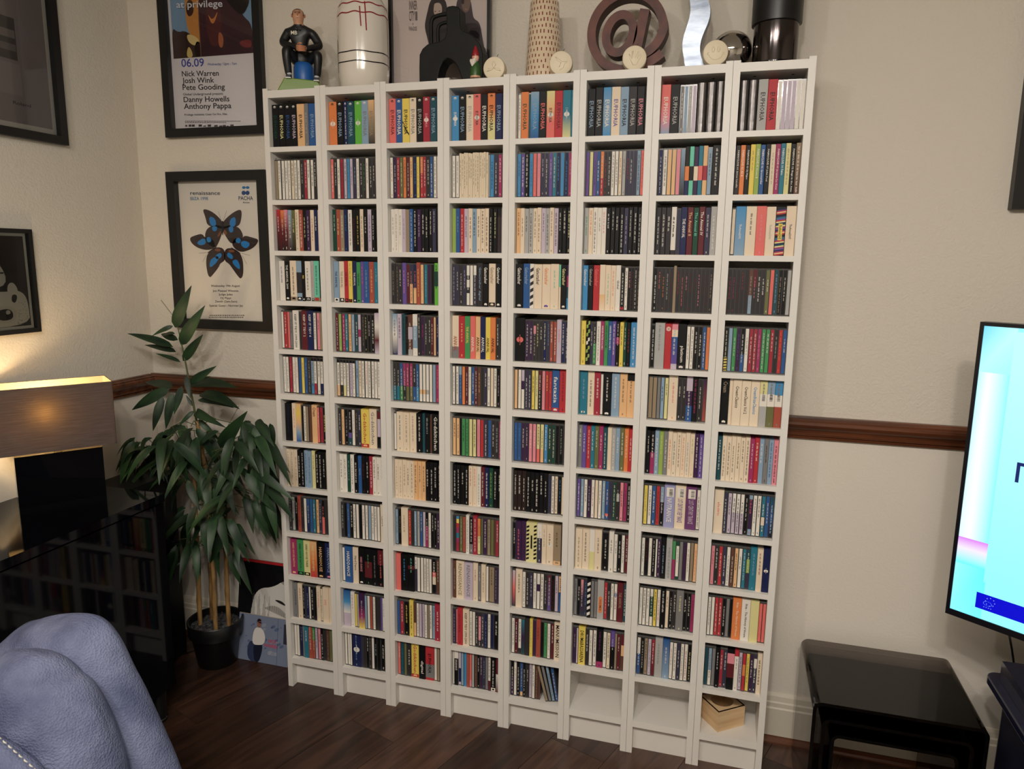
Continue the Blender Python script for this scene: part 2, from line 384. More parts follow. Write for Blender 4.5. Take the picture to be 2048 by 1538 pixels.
_t = MB(); _t.box((-(UW / 2 - TH), 0.001, -0.022), (UW / 2 - TH, UD - 0.008, 0)); top_me = _t.mesh('top_panel', WHITE)
_p = MB(); _p.box((-(UW / 2 - TH), 0.028, 0), (UW / 2 - TH, 0.043, 0.088)); plinth_me = _p.mesh('plinth', WHITE)
_h = MB(); _h.raw(*(lambda q: (q.v, q.f))(lathe([(0.0045, 0), (0.0045, 0.0006)], 12)), (0.02, 0.02, 0.02)); hole_me = _h.mesh('screw_hole', mat('dark_hole', (30, 27, 26), 0.8))
def peg_holes(sign):
    mb = MB()
    for k in range(59):
        z = 0.15 + k * 0.032
        mb.face([(sign * 0.0001, 0.03 + 0.0022 * math.cos(a), z + 0.0022 * math.sin(a)) for a in [i * math.pi / 3 * -sign for i in range(6)]], (0.02, 0.02, 0.02))
    return mb.mesh('peg_holes', MATS['dark_hole'])
peg_me = {1: peg_holes(1), -1: peg_holes(-1)}
def child(name, me, parent, loc, rot=None):
    o = bpy.data.objects.new(name, me); C.objects.link(o); o.parent = parent; o.location = loc
    if rot: o.rotation_euler = rot
    return o
def bookcase(k):
    cx = 0.2 * k + 0.1
    root = empty('bookcase', (cx, 0, 0)); tag(root, CASE_LABEL[k], 'bookcase', 'white bookcases in a row')
    for s in (-1, 1):
        sp = child('side_panel', side_me, root, (s * (UW / 2 - TH / 2), 0, 0))
        tag(child('peg_holes', peg_me[-s], sp, (-s * TH / 2, 0, 0)), kind='stuff')
    child('back_panel', back_me, root, (0, 0, 0)); tp = child('top_panel', top_me, root, (0, 0, 2.014))
    for hx in (-0.045, 0.05): child('screw_hole', hole_me, tp, (hx, 0.06, -0.0222))
    child('plinth', plinth_me, root, (0, 0, 0))
    for z, t in zip(SHELF_Z, SHELF_T): child('shelf', sh_me[t], root, (0, 0, z))
for k in range(8): bookcase(k)

# ------------------------------------------------------------------ the discs, shelf by shelf (top to bottom)
# token: [! box  + sleeve  ' jewel] colours[width mm][@breaks] then :LETTERING/colour  ~colour small print  #block  ^ crown  * roundel  &pattern
E_ = 'EUPHORIA'
D = {}
D[1] = ["B k20^:EUPHORIA/E k20^:EUPHORIA/Y k20^:EUPHORIA/b k20^:EUPHORIA/L O24:EUPHORIA/k g13~G b24:EUPHORIA/U b8",
 "J h w~k w~k w~k w~k c~k w~k w~k K~G z~w w~k w~k K~w a>K@14~w",
 "S r-R-N~w o-R-N~w p-R-N~w U-g-N~w H-N~Y c~k q~w k~Y V~L i~q B~w c~k",
 "B w18~v k16:THE_ANNUAL_2000/w#kw i20~k#hk U>K>U17@28,80#kw k11:MIX/y#kw w17~k#kw G10~a#kw m16~k#qr k12~q#qr",
 "B 'w8 'r13~w 'a8 'g11~K w20:KEEP_IT_TIDY_1999-2000/k 'K8 R20:KEEP_IT_TIDY_2/w B20:KEEP_IT_TIDY_4/w 'w10~k 'p11~k 'h8 'w9~k",
 "J w~U w~k z~a w~a w~a b~b y~h b~U K~G k>U>u@8,72~k k>w>z@8,70~k k>w@8~k k>w>B@8,70~k k>w>y@8,72~k",
 "B k24~B i14~a O-y-O-U-b18 'k7 'w9~k 'h10 'n10 O19:Cream/n 'a8~w 'z11~R 'k11~y 'k6",
 "S i~h i~h i~h k~w k~w U~b U~b Y~h k~w k~w k~w h",
 "J K~G G~k k~w !q11~R K~H w b-B~Y b~t t~w O~k d~G k>a@50~a K w~k",
 "B P23:HARD_HOUSE_NATION/O#PO e23:HARD_HOUSE_NATION_2/k#ke Y23:HARD_HOUSE_THREE/k#kY O-o-r24:HARD_HOUSE_ANTHEMS/Y k27:HARDHOUSE/O#kO B27:HARDDANCE/U#Bp",
 "B g20~K i16~q 'k8~w 'd6 'B10~U 'w7 'k11~w 'k10~V i14~a 'c9~k i21:2002/a i18",
 "J w w B~U g6 !t15~w !q14~w e>q10@42~Y L~V p~V k~w K n~h H H~h"]
D[2] = ["B o26*^:EUPHORIA/o k22^:EUPHORIA/U B14^~w T23^:EUPHORIA/U f24*^:EUPHORIA/f U23^:EUPHORIA/g O-h-K20:EUPHORIA/h h10",
 "J a~w K~w w~k z~R L~k u~b L~v d~U w~k K~w K~e w~k K~w K~w a",
 "S E~w q~Y h~w B~t w~k k~R k~y i~h k~w L~v k~w k~G",
 "B U19:THE_ANNUAL/B#wk i19:THE_ANNUAL/h#kw r16:THE_ANNUAL/R#kr y15~h#kr B15:THE_ANNUAL/w#Bw e15:THE_ANNUAL/E#ek v12~a#vw b19~U q18~O t18~U R6",
 "J R~w l~w P~w t~w O~n U~w T~w L>P>L@40,60 K~h k~Y k~w k~w !L-w-R-L22",
 "J k>w>O@8,70~k k>w>K@8,70~k k>w>Y@8,70~k k>w@8~k k>L@8~k k>w@8~k U~k i~k w~k w~a w~k w~k w~k w~k H6",
 "J K~w O~h k~L k>v>T12@65,80~w w~h K~h d~w !y25:Godskitchen/r#rO !i23:Godskitchen/g R>L>k12@20,70 k8",
 "S w~k w~k E~U w~k k~w b:Agoria/U k~R k~w z~w w~k w~k w~k",
 "J K~w k b~U k~w w~k w k w~R w~k U w~R w~k w !i16:Culture/n",
 "B 'w9 b27:HARDDANCE/w i21:Hard_Dance/k k21:HARD_DANCE/p#kw k>R>k26@35,80~e k20~g R>k22@40~a k6",
 "B b-u-w>L23@62 w13~r 'y8 'G6 V-V-P-y20~L 'U8 'w9 'q9 'w9~g 'K8 'K7 'v7 'w8~t 'w6",
 "B 'w8 'w8 'w7 B27~U*  'd8 'K8 'k9~w 'K8~h 'w8 'k9~U 'k12 'k12~w 'K8"]
D[3] = ["B a22^:EUPHORIA/R b21^:EUPHORIA/w y23:EUPHORIA/k&w i21^:EUPHORIA/g k21^:EUPHORIA/G z22*^:EUPHORIA/p T21^:EUPHORIA/U T9",
 "J w~r V~w z~w H~Y o~k R~w O~n B~u y~h o>r@40~w z~w K~w b~w w~k w",
 "S w~h w~h w~h L~g h b~w k~w V~L k~w k~w k~w d~G k",
 "J K~h K~h K~w !v12~p R~w d>O@50~r B>O@60~r !q11~y O~h t~U V~R k !f>E>f12@20,55~E R5",
 "B U-w-B16~B L14~V T11~k 'k10~n n>L>n>G14@30,60,85~w w>U>w16@28,82~w K11~w 'V11~P 'K11~w 'K10~w 'R9~w 'O7 'B8~O 'd7",
 "J K>t@62~w K>t@62~w b>e@62~w P>K@60~w P>H@62~w P>H@62~w K>b@62~w b>u@62~w w>O>w@68,80 w>O>w@68,80 w>G>w@68,80 w U P~a d6",
 "B 'w9 i24~t i22~h i24~h k21~w T9 k17~G 'n7 k26:Godskitchen/w t6",
 "S i~h i~h i~h i~k i~k O~n O~n O~n k~w k~w k~w k~w",
 "J U~k k~h !i24~h r11~y K U~w G~g b~w L k>P@40~w w~k k~w k~w V~w V6",
 "B a15 k22~u k>R>k20@30,40~m 'w>d9@35~d 'w10 'w10 'w8~k 'w9~k 'w9 'k>a>i>k13@38,52,74~w 'n10~w h8",
 "J b9 z12~w k16~y !y12~k n>O8@60 w8~k L9~p L7~v w9~k h5 w9~k U8~k !z16~w k5",
 "B 'a9~w 'T13~t 'H8 'K14~w y25:Godskitchen/r#rO k21:digital/w r>g>r28@55,93:EUPHORIA/k 'w9 'h9 'k8"]
D[4] = ["B u22*^:EUPHORIA/w k21^:EUPHORIA/U i22^:EUPHORIA/G a22*^:EUPHORIA/k k21:EUPHORIA/w o-o-Y-Y22^:EUPHORIA/k B21:EUPHORIA/U k8",
 "J w~k w~k +c6~k +c6~k +c6~k +c6~k +c6~k +c6~k +c6~k +c6~k +c6~k +c6~k +c6~k +c6~k +c6~k G4 u12~B d10~w P11~w l6",
 "S l b~U r~w L~k i~n U~k i~k i~k i~k k~w k~Y k>K@20~R G7",
 "J d~L d~w K~L d~L w>K>w>K>w@25,36,55,70~w w w>d@24~w !K17:Gatecrasher_digital/U !k17:Gatecrasher/w#kw !i19:Gatecrasher/h#ki !k16:Gatecrasher/w#kw V6",
 "B i>g22@73:ANNUAL/q r20~O e18:THE_ANNUAL/y a17:ANNUAL/w O16:ANNUAL/k B17:ANNUAL/w y16:ANNUAL/k o17:ANNUAL/k 'K12~w 'k11~w",
 "J w~k w~k U>b@22~U o R~w w~h b~w R~w n~O K d~w w~k i w~k k~L Y7",
 "J O~k O~k k5 e~k e~k Y Y~k p~a r d~w b K~w K~G P8~L",
 "S k~w k~w k~w k~w i~r i~a w~t R~w B~w E~l k~w k~w",
 "J K u>y>r>P>t>P>z@8,20,33,48,62,75 H~G q~h !w10~n k>g12@75~w !z13~w o>Y~k H6 V13~w h~k H n5 z~w w6",
 "B n11~G i27:RENAISSANCE/h L29:RENAISSANCE/g i16~q 'g11~w i15~h 'w9 'h20~K 'V9~G 'd10",
 "J V~G p5 !r18~R !i21:KEEP_IT_TIDY_1999-2000/k w~k w K~w K>p>K@10,80~w d~w B~U w~k B k16~w R5",
 "J w5 !w>k15@25:DECADANCE/w L>B>L@50,92 U !u10 !q11~h a>p9@80 G9 n~h k~w V~w d~U g w>R@72~k !k18~w#wk !R>w-R14"]
D[5] = ["B 'w9~k o21:EUPHORIA/E 'T7 U-u-b23:EUPHORIA/U k21:EUPHORIA/a Y-O-a-a23*:EUPHORIA/k r22:EUPHORIA/R t-t-Y23*:EUPHORIA/U t8",
 "J u~b v~w !k11~w u~b a~p p~a d~L d~w v~L t~w B~u u B~u P~p",
 "S O~n i~k G~k G~k i~k i~k L~k G~k i~n L~k k~w k~w k~Y",
 "B k22:Gatecrasher/w#kw b19:Gatecrasher/U w12&z i23:Gatecrasher/k i24:Gatecrasher/o#iv i24~m m>i5@50 k17:Gatecrasher/Y#kw V>P>T>u8",
 "B k30*~k 'V12~w 'V12~w 'K>p>K9@12,32~G 'K10~Y 'K10~w 'B12~Y 'd9~U 'q10~w 'q10~w L14~a 'B11~w 'B9~w",
 "J O w~G L>V>w@28,50 d~w d~w y~k Y~k R>k@50~w p~a r~y r~o !b21:fantazia/w#rw !r22~R",
 "J b~u b~u V~w V~w p~w p~w Y>a@65~k Y>O@65~k u~w E~w E~w k k~G K7",
 "S N~w N~w N~w k~w k~w k~w k~w k~w 'd9~b 'w9~k 'i9~k 'k10~u 'i8",
 "B 'k9~w V17~a V14~R Y32&h w>d14@36~w i13~h i20~k*  h22~K#Oh k6",
 "J L-a-d !i19~k w~k K~w d~L w~k w>V>w@30,50 w~k K~L R-v~w k~R L~k O>b@45~B",
 "J w~k R~w w>K@85~k t-V-T !K15 !y9~h V~R !q13~R k e~k w~h R~w !i20:MANUMISSION/k",
 "J k>V@45~w w~h k~w b>O@88~U k~w K~w L~k w~k n~h n7 \\h10 \\g9 \\U9~B \\b9~w"]
D[6] = ["B k22:EUPHORIA/U k22:EUPHORIA/G u-U-u23:EUPHORIA/w i25:EUPHORIA/v U23:EUPHORIA/k K23:EUPHORIA/G k21:EUPHORIA/p k6",
 "J v~P Y v~V b~w o>r@60~w K~r K~w w~k w~k c~r G~k d~r d~w d U~k a~q",
 "S G~e i~o w~k w~h w~a k~w k~w k~w k~w d~L k~w k~w k~w",
 "B u18:Gatecrasher/w k18:Gatecrasher/G r21:Gatecrasher/a i>O-i19@65 i19~m i16~a w16:Global/k 'k13~w#rk 'w11~k 'k10~p 'k10~R 'k10~w 'k8~h",
 "B y16~R k15&c 'd9~w 'K>e12@50~w w14~k P13:HARDER_FASTER_VOLUME_1/w e13:HARDER_FASTER_VOLUME_2/E b13:HARDER_FASTER_VOLUME_3/w v13~w k>P>k13@35,50~w y13~k E10~w k13~r u22~w",
 "B t26~U#tw i22~k z20~w 'w9 k27~w#kw U26~w O24~n k>O25@16~n",
 "S g~w v~w r~w t~w H~w P~w T~w i G~w U~w H~w o~w r~w",
 "J v~w U~w w~k V~G w~r i w~k U~w b>a>b@85,92~w d~B E~w K>G>K@30,50~w p~k P~V k~w",
 "B i17~h i17~k w>Y13@55 i17~n 'k17~w w12~k 'w9~k 'k9~w 'w8~k 'R9~w",
 "J g~k k~w p-V-d~w d~u !k12&z g g !G20:VOLUME_8/k&o r~w K~w w~k w>U>w@25,35~r !R18:THE_ANNUAL/h T~w",
 "J V~h L5 !y19:DRUM&BASSARENA/k K~w w~h w~k !k>P17@84~B w~k i~k !v>k11@40~w h6 R~w R>O>n@30,60"]
D[7] = ["B a-a-p-U20:EUPHORIA/w k20:EUPHORIA/G 'g9~w 'U8 'G9~w 'L9 s20 s20 s17",
 "J B~w w~k O O p U-K +k>o>B10@40,69 +m>k>m10@40,69 +V>i>V10@40,69 +t>a>t10@40,69 +O>z>O10@40,69 U~k !k18~w",
 "S K~w K~w K~w w>K12@90~k 'd10 B15:THE_ANNUAL/w R14:The_Annual_II/O E13:The_Annual_III/m R14:The_Annual_IV/w d13~w G14~w",
 "J k~w K~a K~o K~G K~R !h7 K~z K~a K~p K~R K~R K~p K~R K~R K~h",
 "B 'k10~w G24~g r17&s p>i>b-v>L15@12,28,88~w k21:platinum/w#Kw 'w9~k 'w9~k 'k10~w 'k10~w 'b9~w 'o9~a",
 "B 'h10 'h10 'g8 'U9~k 'Y9~k i21~a 'K10~w 'K10~w L>V>b14@32,65~w k12~P 'K11~w 'V-q9",
 "S k~w k>P@50~w U~w l~Y g~w i~o i~t i~n i~o i~u i~l V~w v~w",
 "J y~h w~k b~w r~R U>k@40~w !X26:NUTRANCE/w&b !i26:21ST_CENTURY_DEEP_TRANCE/v&b !x26:21ST_CENTURY_TRANCE/L&b w9~k",
 "J w~k k~R w~h k~w w5 V~w !k15~U !G17~g e>P@48 E>w>E@12,92~e g V~R w~h h O~a",
 "J w~h w~k w~k w>E>w@20,75~w y~k w~r !k14~w i~k k~w K~w !g20~Y k~w k~w P~R",
 "J w>b@45~w k~w h~k L~k z-R~w !G21~g !b-U19~w w~r w~k d~w w~k w~r k~Y"]
D[8] = ["B s20 s21 G21:EUPHORIA/K r21:EUPHORIA/k 'w10 'L10 'L10 'L10 'w10 'w10",
 "S K:FABRICLIVE_01_James_Lavelle/w o:FABRICLIVE_02_Ali_B/w k:FABRICLIVE_03_DJ_Hype/w y~h l:FABRICLIVE_05_Howie_B/w b:FABRICLIVE_06_Grooverider/w k:FABRICLIVE_07_John_Peel/w c~h P:FABRICLIVE_09_Jacques_Lu_Cont/w t:FABRICLIVE_10_Fabio/w Y~h k:FABRICLIVE_12_Bugz_in_the_Attic/w h-n~w",
 "B 'i10 u-U27:TheAnnual2002/w i27~k a25~p i24:TheAnnual2006/G k26:TheAnnual2005/k&r i25:TheAnnual2007/k",
 "J K~z K~P K~R K~z K~R n>U@58~h R>K@40~p K~w K~w H~w a T~U k~h k~w G",
 "J k>y@68~w&y U e~w V~v k>b@60~w w~h z~w z~w P~p e~w e~w z~w K~G r~o b~w",
 "B k21:Cream/h#kw i9 i23:CreamClassics/k i23:CreamClassics_Vol_2/k i23:CreamIbizaClassics/u Y>w>G19@28,55~k&m U>w>H19@28,55~k&m u>w>q19@30,55~k&m",
 "S T~w i~n i~k i~k i~k i~k i~k P~w r~w U~w g~k U~b p~k",
 "J !i23:electric/a d~w L~k w>L@48~k w>L@48~k w>L@48~k k~w U>V>U@10,85~a w~k w~k t>i>t@52,72~w b~w T-b-k~w",
 "J p~q K~w r~w d~w w~k n~w O~k w~k t~w T>l>d@25,60~w !t17~U !i15~R !B17*~B",
 "B 'w9~k 'w9 'r10~w 'r10~w 'k10~w 'g9 'k8 o23:Ibiza_-_The_History_of_House/i w23:Ibiza_-_The_History_of_House/k Y22 'a9 'a9",
 "J T U>w@60~k g !k12~w z~w d~w !k>p>R>k20@10,35,70 !r>w12@14~k L~k r>o>r@30,60 y~k V~w d>w>d@10,35~w !i13~k"]
TOK = re.compile(r"^([!+'\\]?)([A-Za-z](?:[>-][A-Za-z])*)(\d+)?(?:@([\d,]+))?(.*)$")
FLG = re.compile(r"(:[^/]+/[A-Za-z])|(~[A-Za-z])|(#[A-Za-z]{2})|(\^)|(\*)|(&[a-z])")
ITEMS = []
for u in range(1, 9):
    for r, row in enumerate(D[u]):
        typ, toks = row[0], row[1:].split()
        its = []
        for t in toks:
            g = TOK.match(t)
            kind = {'!': 'B', '+': 'S', "'": 'J', '\\': 'J', '': typ}[g.group(1)]
            wd = int(g.group(3)) if g.group(3) else {'J': 10, 'S': 12, 'B': 20}[kind]
            it = dict(u=u, r=r, k=kind, w=wd, cols=g.group(2), br=g.group(4), lean=g.group(1) == '\\', text=None, tc=None, mark=None, block=None, crown=False, logo=False, pat=None, marks_only=False)
            for f in FLG.findall(g.group(5)):
                if f[0]: a, b = f[0][1:].rsplit('/', 1); it['text'] = a.replace('_', ' '); it['tc'] = b
                if f[1]: it['mark'] = f[1][1]
                if f[2]: it['block'] = f[2][1:]
                if f[3]: it['crown'] = True
                if f[4]: it['logo'] = True
                if f[5]: it['pat'] = f[5][1]
            its.append(it)
        tot = sum(i['w'] for i in its if not i['lean']); avail = 0.1618
        if any(i['lean'] for i in its): avail = 0.098
        k = avail / tot
        x = 0.2 * (u - 1) + TH + 0.0012 + (UW * 0 + 0.0004)
        rg = random.Random(u * 100 + r)
        for n, it in enumerate(its):
            it['n'] = n; it['rg'] = random.Random(u * 1000 + r * 50 + n)
            if it['lean']: continue
            wm = it['w'] * k; it['wm'] = wm; it['x'] = x + wm / 2; x += wm
            it['z'] = SHELF_Z[r]; it['y'] = (0.017 if it['k'] != 'J' else 0.019) + rg.uniform(-0.0015, 0.002); it['tilt'] = 0
        ln = [i for i in its if i['lean']]
        for q, it in enumerate(ln):
            it['wm'] = 0.0098; it['tilt'] = math.radians([-14.5, -13.5, -12, -9.5][q])
            it['x'] = 0.2 * (u - 1) + 0.1992 - TH - 0.003 - (len(ln) - q - 0.5) * 0.0104; it['z'] = SHELF_Z[r] + 0.0015; it['y'] = 0.016 + q * 0.003
        ITEMS += its

def segs(it):
    """[(top fraction, bottom fraction, top colour, bottom colour)] from the top of the spine down"""
    gs = it['cols'].split('>'); br = [0] + [int(b) / 100 for b in it['br'].split(',')] + [1] if it['br'] else None
    if br is None or len(br) != len(gs) + 1: br = [i / len(gs) for i in range(len(gs) + 1)]
    out = []
    for g, a, b in zip(gs, br, br[1:]):
        cs = g.split('-')
        if len(cs) == 1: out.append((a, b, pc(cs[0]), pc(cs[0])))
        else:
            n = len(cs) - 1
            for i in range(n): out.append((a + (b - a) * i / n, a + (b - a) * (i + 1) / n, pc(cs[i]), pc(cs[i + 1])))
    return out
def disc_geo(it):
    """body, spine label, title and emblem as MBs around the base centre of the front face (x across, y into the shelf, z up)"""
    rg = it['rg']; wm = it['wm'] - 0.0003; h = (0.125 if it['k'] == 'J' else 0.1275 + rg.uniform(-0.001, 0.002)); dp = 0.138 if it['k'] == 'J' else 0.141
    foil = it['cols'] == 's'
    S = segs(it); body, lab, ttl, emb = MB(), None, None, None
    if it['k'] == 'J':
        pl = (0.05, 0.047, 0.045) if not foil else (0.4, 0.4, 0.4)
        mi = 2 if not foil else 1
        body.box((-wm / 2, 0.0, 0), (wm / 2, dp, h), pl, mi)
        body.box((-wm / 2, 0.0, h), (wm / 2, dp, h + 0.0003), (0.16, 0.155, 0.15), 2)  # top face coloured paler, standing in for light reflected off the case
        lab = MB(); a, b = 0.0035, h - 0.0035; hw = wm * 0.39
        for t0, t1, c0, c1 in S:
            z0, z1 = b - (b - a) * t1, b - (b - a) * t0
            lab.face([(-hw, -0.0004, z0), (hw, -0.0004, z0), (hw, -0.0004, z1), (-hw, -0.0004, z1)], [c1, c1, c0, c0], 1 if foil else 0)
        lab.box((-hw, -0.0003, a), (hw, 0.0, b), (0.1, 0.1, 0.1), 0)
        yf = -0.0007; hw_t = hw; za, zb = a, b
    else:
        ch = min(0.0012, wm * 0.1); mi = 1 if foil else 0
        c0 = S[0][2]
        X = [(-wm / 2, ch), (-wm / 2 + ch, 0), (wm / 2 - ch, 0), (wm / 2, ch), (wm / 2, dp), (-wm / 2, dp)]
        if foil: X = [(-wm / 2 * math.cos(math.pi * k / 8), 0.006 * (1 - math.sin(math.pi * k / 8))) for k in range(9)] + [(wm / 2, dp), (-wm / 2, dp)]
        nf = len(X) - 3
        for t0, t1, ca, cb in S:
            z0, z1 = h * (1 - t1), h * (1 - t0)
            for i in range(nf): body.face([(X[i][0], X[i][1], z0), (X[i + 1][0], X[i + 1][1], z0), (X[i + 1][0], X[i + 1][1], z1), (X[i][0], X[i][1], z1)], [cb, cb, ca, ca], mi)
        for i in range(nf, nf + 3):
            j = (i + 1) % (nf + 3); body.face([(*X[i], 0), (*X[j], 0), (*X[j], h), (*X[i], h)], c0, mi)
        body.face([(*p, h) for p in X], c0, mi); body.face([(*p, 0) for p in X[::-1]], S[-1][3], mi)
        yf = -0.0003; hw_t = wm / 2 - ch; za, zb = 0.0, h
    H_ = zb - za
    def spine(tx, ty): return (ty, yf, zb - tx)          # lettering runs down the spine
    top_used = 0.10 * H_ if it['crown'] else 0.05 * H_
    bot = 0.13 * H_ if it['block'] else 0.05 * H_
    if it['text']:
        ttl = MB(); s = it['text']; n = len(s)
        cap = min(hw_t * 1.3, 0.0115)
        if s in ('EUPHORIA',): L0, L1 = 0.25 * H_, 0.80 * H_
        elif s == 'Gatecrasher': L0, L1 = 0.08 * H_, 0.46 * H_
        elif s in ('ANNUAL', 'platinum', 'digital'): L0, L1 = 0.48 * H_, 0.84 * H_
        elif s == 'Cream': L0, L1 = 0.06 * H_, 0.30 * H_
        else:
            ln = min(cap * 0.86 * n, H_ - top_used - bot - 0.006); L0 = top_used + 0.05 * H_ if n > 12 else max(top_used, (H_ - ln) * 0.42); L0 = min(L0, H_ - bot - ln); L1 = L0 + ln
        if it['logo'] and s == 'EUPHORIA': L0, L1, cap = 0.36 * H_, 0.66 * H_, cap * 0.7
        if s != 'EUPHORIA' and s not in ('Gatecrasher', 'ANNUAL', 'platinum', 'digital', 'Cream', 'MANUMISSION', 'fantazia', 'DRUM&BASSARENA', 'HARDHOUSE', 'HARDDANCE', 'RENAISSANCE', 'Godskitchen'):
            cap = min(hw_t * 1.1, 0.0078); ln = min(cap * 0.66 * n, H_ - top_used - bot - 0.006); L0 = min(L0 if n > 12 else (H_ - ln) * 0.4, H_ - bot - ln); L1 = L0 + ln
            if s.startswith('TheAnnual'): cap = 0.006; L0, L1 = 0.36 * H_, 0.66 * H_
            if s.startswith('Cream'): cap = 0.0085; L0, L1 = 0.14 * H_, (0.62 if n < 15 else 0.74) * H_
            if s.startswith('Ibiza'): cap = 0.008; L0, L1 = 0.10 * H_, 0.92 * H_
        tcol = pc(it['tc'])
        if it['pat'] == 'o':
            emb = MB(); P = []
            for a in range(24):
                t = 2 * math.pi * a / 24; P.append((hw_t * 0.6 * math.cos(t), yf, zb - H_ * 0.62 + math.copysign(0.022, math.sin(t)) * (1 if abs(math.sin(t)) > 1e-6 else 0) + hw_t * 0.6 * math.sin(t)))
            emb.face(P, pc('o'))
            L0, L1 = 0.48 * H_, 0.76 * H_; cap *= 0.62
        yl = yf - 0.0002
        put_text(ttl, s, lambda tx, ty: (ty, yl, zb - tx), L0, L1, -cap / 2, cap / 2, tcol, res=1)
    if it['mark'] and not foil:
        ttl = ttl or MB(); mc = pc(it['mark']); t = rg.uniform(0.05, 0.22) * H_; end = rg.uniform(0.45, 0.9) * H_
        if it['pat'] in ('m',): t, end = 0.06 * H_, 0.24 * H_
        mw = min(hw_t * rg.uniform(0.26, 0.42), 0.0024); bc = S[len(S) // 2][2]; mc = tuple(0.72 * p + 0.28 * q for p, q in zip(mc, bc))
        yl = yf - 0.0002; cx = rg.uniform(-0.1, 0.1) * hw_t
        while t < end:
            for _ in range(rg.randint(3, 7)):
                l = rg.uniform(0.0008, 0.0016); up = mw * rg.choice((1, 1, 0.72, 0.72))
                ttl.face([(cx - mw, yl, zb - t - l), (cx - mw + 2 * up, yl, zb - t - l), (cx - mw + 2 * up, yl, zb - t), (cx - mw, yl, zb - t)], mc)
                t += l + 0.0005
            t += rg.uniform(0.0015, 0.004)
        if rg.random() < 0.55:
            l = rg.uniform(0.004, 0.008); z0 = za + 0.005
            ttl.face([(cx - mw * 0.6, yl, z0), (cx + mw * 0.6, yl, z0), (cx + mw * 0.6, yl, z0 + l), (cx - mw * 0.6, yl, z0 + l)], mc)
    def disc2(cx, cz, rx, rz, col, y): emb.face([(cx + rx * math.cos(2 * math.pi * k / 14), y, cz + rz * math.sin(2 * math.pi * k / 14)) for k in range(14)], col)
    if it['block']:
        emb = emb or MB(); cb, cf = pc(it['block'][0]), pc(it['block'][1]); z0, z1 = za + 0.001, za + min(0.013, hw_t * 1.9)
        emb.face([(-hw_t, yf, z0), (hw_t, yf, z0), (hw_t, yf, z1), (-hw_t, yf, z1)], cb)
        disc2(0, (z0 + z1) / 2, hw_t * 0.55, (z1 - z0) * 0.32, cf, yf - 0.0002)
        emb.face([(-hw_t * 0.4, yf - 0.0003, z0 + 0.0015), (hw_t * 0.4, yf - 0.0003, z0 + 0.0015), (hw_t * 0.25, yf - 0.0003, z0 + 0.004), (-hw_t * 0.25, yf - 0.0003, z0 + 0.004)], cb)
    if it['crown']:
        emb = emb or MB(); z = zb - 0.0065; a = hw_t * 0.55
        wc = pc('w') if it['cols'][0] not in 'iaowO' else pc('K')
        emb.face([(-a, yf, z - 0.001), (a, yf, z - 0.001), (a * 0.6, yf, z + 0.0012), (0, yf, z + 0.003), (-a * 0.6, yf, z + 0.0012)], wc)
        emb.face([(-a * 0.7, yf, z - 0.0036), (a * 0.7, yf, z - 0.0036), (a * 0.7, yf, z - 0.0026), (-a * 0.7, yf, z - 0.0026)], wc)
    if it['logo']:
        emb = emb or MB(); cz = zb - H_ * 0.5
        dark = it['cols'][0] in 'k'
        disc2(0, cz, hw_t * 0.75, hw_t * 0.62, pc('w') if not dark else pc('a'), yf)
        emb.face([(-0.001, yf - 0.0001, cz - hw_t * 1.1), (0.001, yf - 0.0001, cz - hw_t * 1.1), (0.001, yf - 0.0001, cz + hw_t * 1.1), (-0.001, yf - 0.0001, cz + hw_t * 1.1)], pc('w') if not dark else pc('a'))
    p = it['pat']
    def quad(x0, x1, z0, z1, col, dy=0.0, sk=0.0):
        emb.face([(x0, yf - dy, z0), (x1, yf - dy, z0 + sk), (x1, yf - dy, z1 + sk), (x0, yf - dy, z1)], col)
    if p: emb = emb or MB()
    if p == 'h' or p == 'z':
        n = 9 if p == 'h' else 6
        for k in range(n):
            z0 = za + 0.006 + k * (H_ - 0.012) / n; s_ = (H_ - 0.012) / n
            if p == 'h':
                quad(-hw_t, -hw_t * 0.45, z0, z0 + s_ * 0.5, pc('k'), sk=0.004); quad(hw_t * 0.45, hw_t, z0 + 0.003, z0 + 0.003 + s_ * 0.5, pc('k'), sk=0.004)
            else: quad(-hw_t, hw_t, z0, z0 + s_ * 0.5, pc('K') if it['cols'] == 'w' else pc('w'), sk=0.006)
        if p == 'h': quad(-hw_t * 0.16, hw_t * 0.16, za + H_ * 0.34, za + H_ * 0.68, pc('k'))
    if p == 'y':
        for k in range(5): quad(-hw_t, hw_t, za + 0.002 + k * 0.0078, za + 0.005 + k * 0.0078, pc('k'), 0.0002, 0.001)
    if p == 'w':
        for k in range(6): a = k / 6; quad(-hw_t + 2 * hw_t * a, -hw_t + 2 * hw_t * (a + 0.18), za + 0.058 - 0.036 * a ** 0.7, za + 0.064 - 0.036 * a ** 0.7, pc('k'), 0.0001, -0.005)
    if p == 'c':
        for k in range(5):
            for s in (0, 1): quad(-hw_t + s * hw_t, s * hw_t, za + 0.010 + k * 0.024 + s * 0.010, za + 0.020 + k * 0.024 + s * 0.010, pc('w') if k == 2 else pc('l'), 0, 0.002)
    if p == 'b':
        quad(-hw_t * 0.65, hw_t * 0.8, zb - 0.034, zb - 0.006, pc('w'))
        for k in range(9): quad(-hw_t * 0.1, hw_t * 0.6, zb - 0.032 + k * 0.0027, zb - 0.032 + k * 0.0027 + rg.uniform(0.0007, 0.0018), pc('k'), 0.0003)
        ttl = MB(); put_text(ttl, it['text'], lambda tx, ty: (ty, yf - 0.0002, zb - tx), 0.30 * H_, 0.86 * H_, -hw_t * 0.5, hw_t * 0.5, pc(it['tc']), res=1)
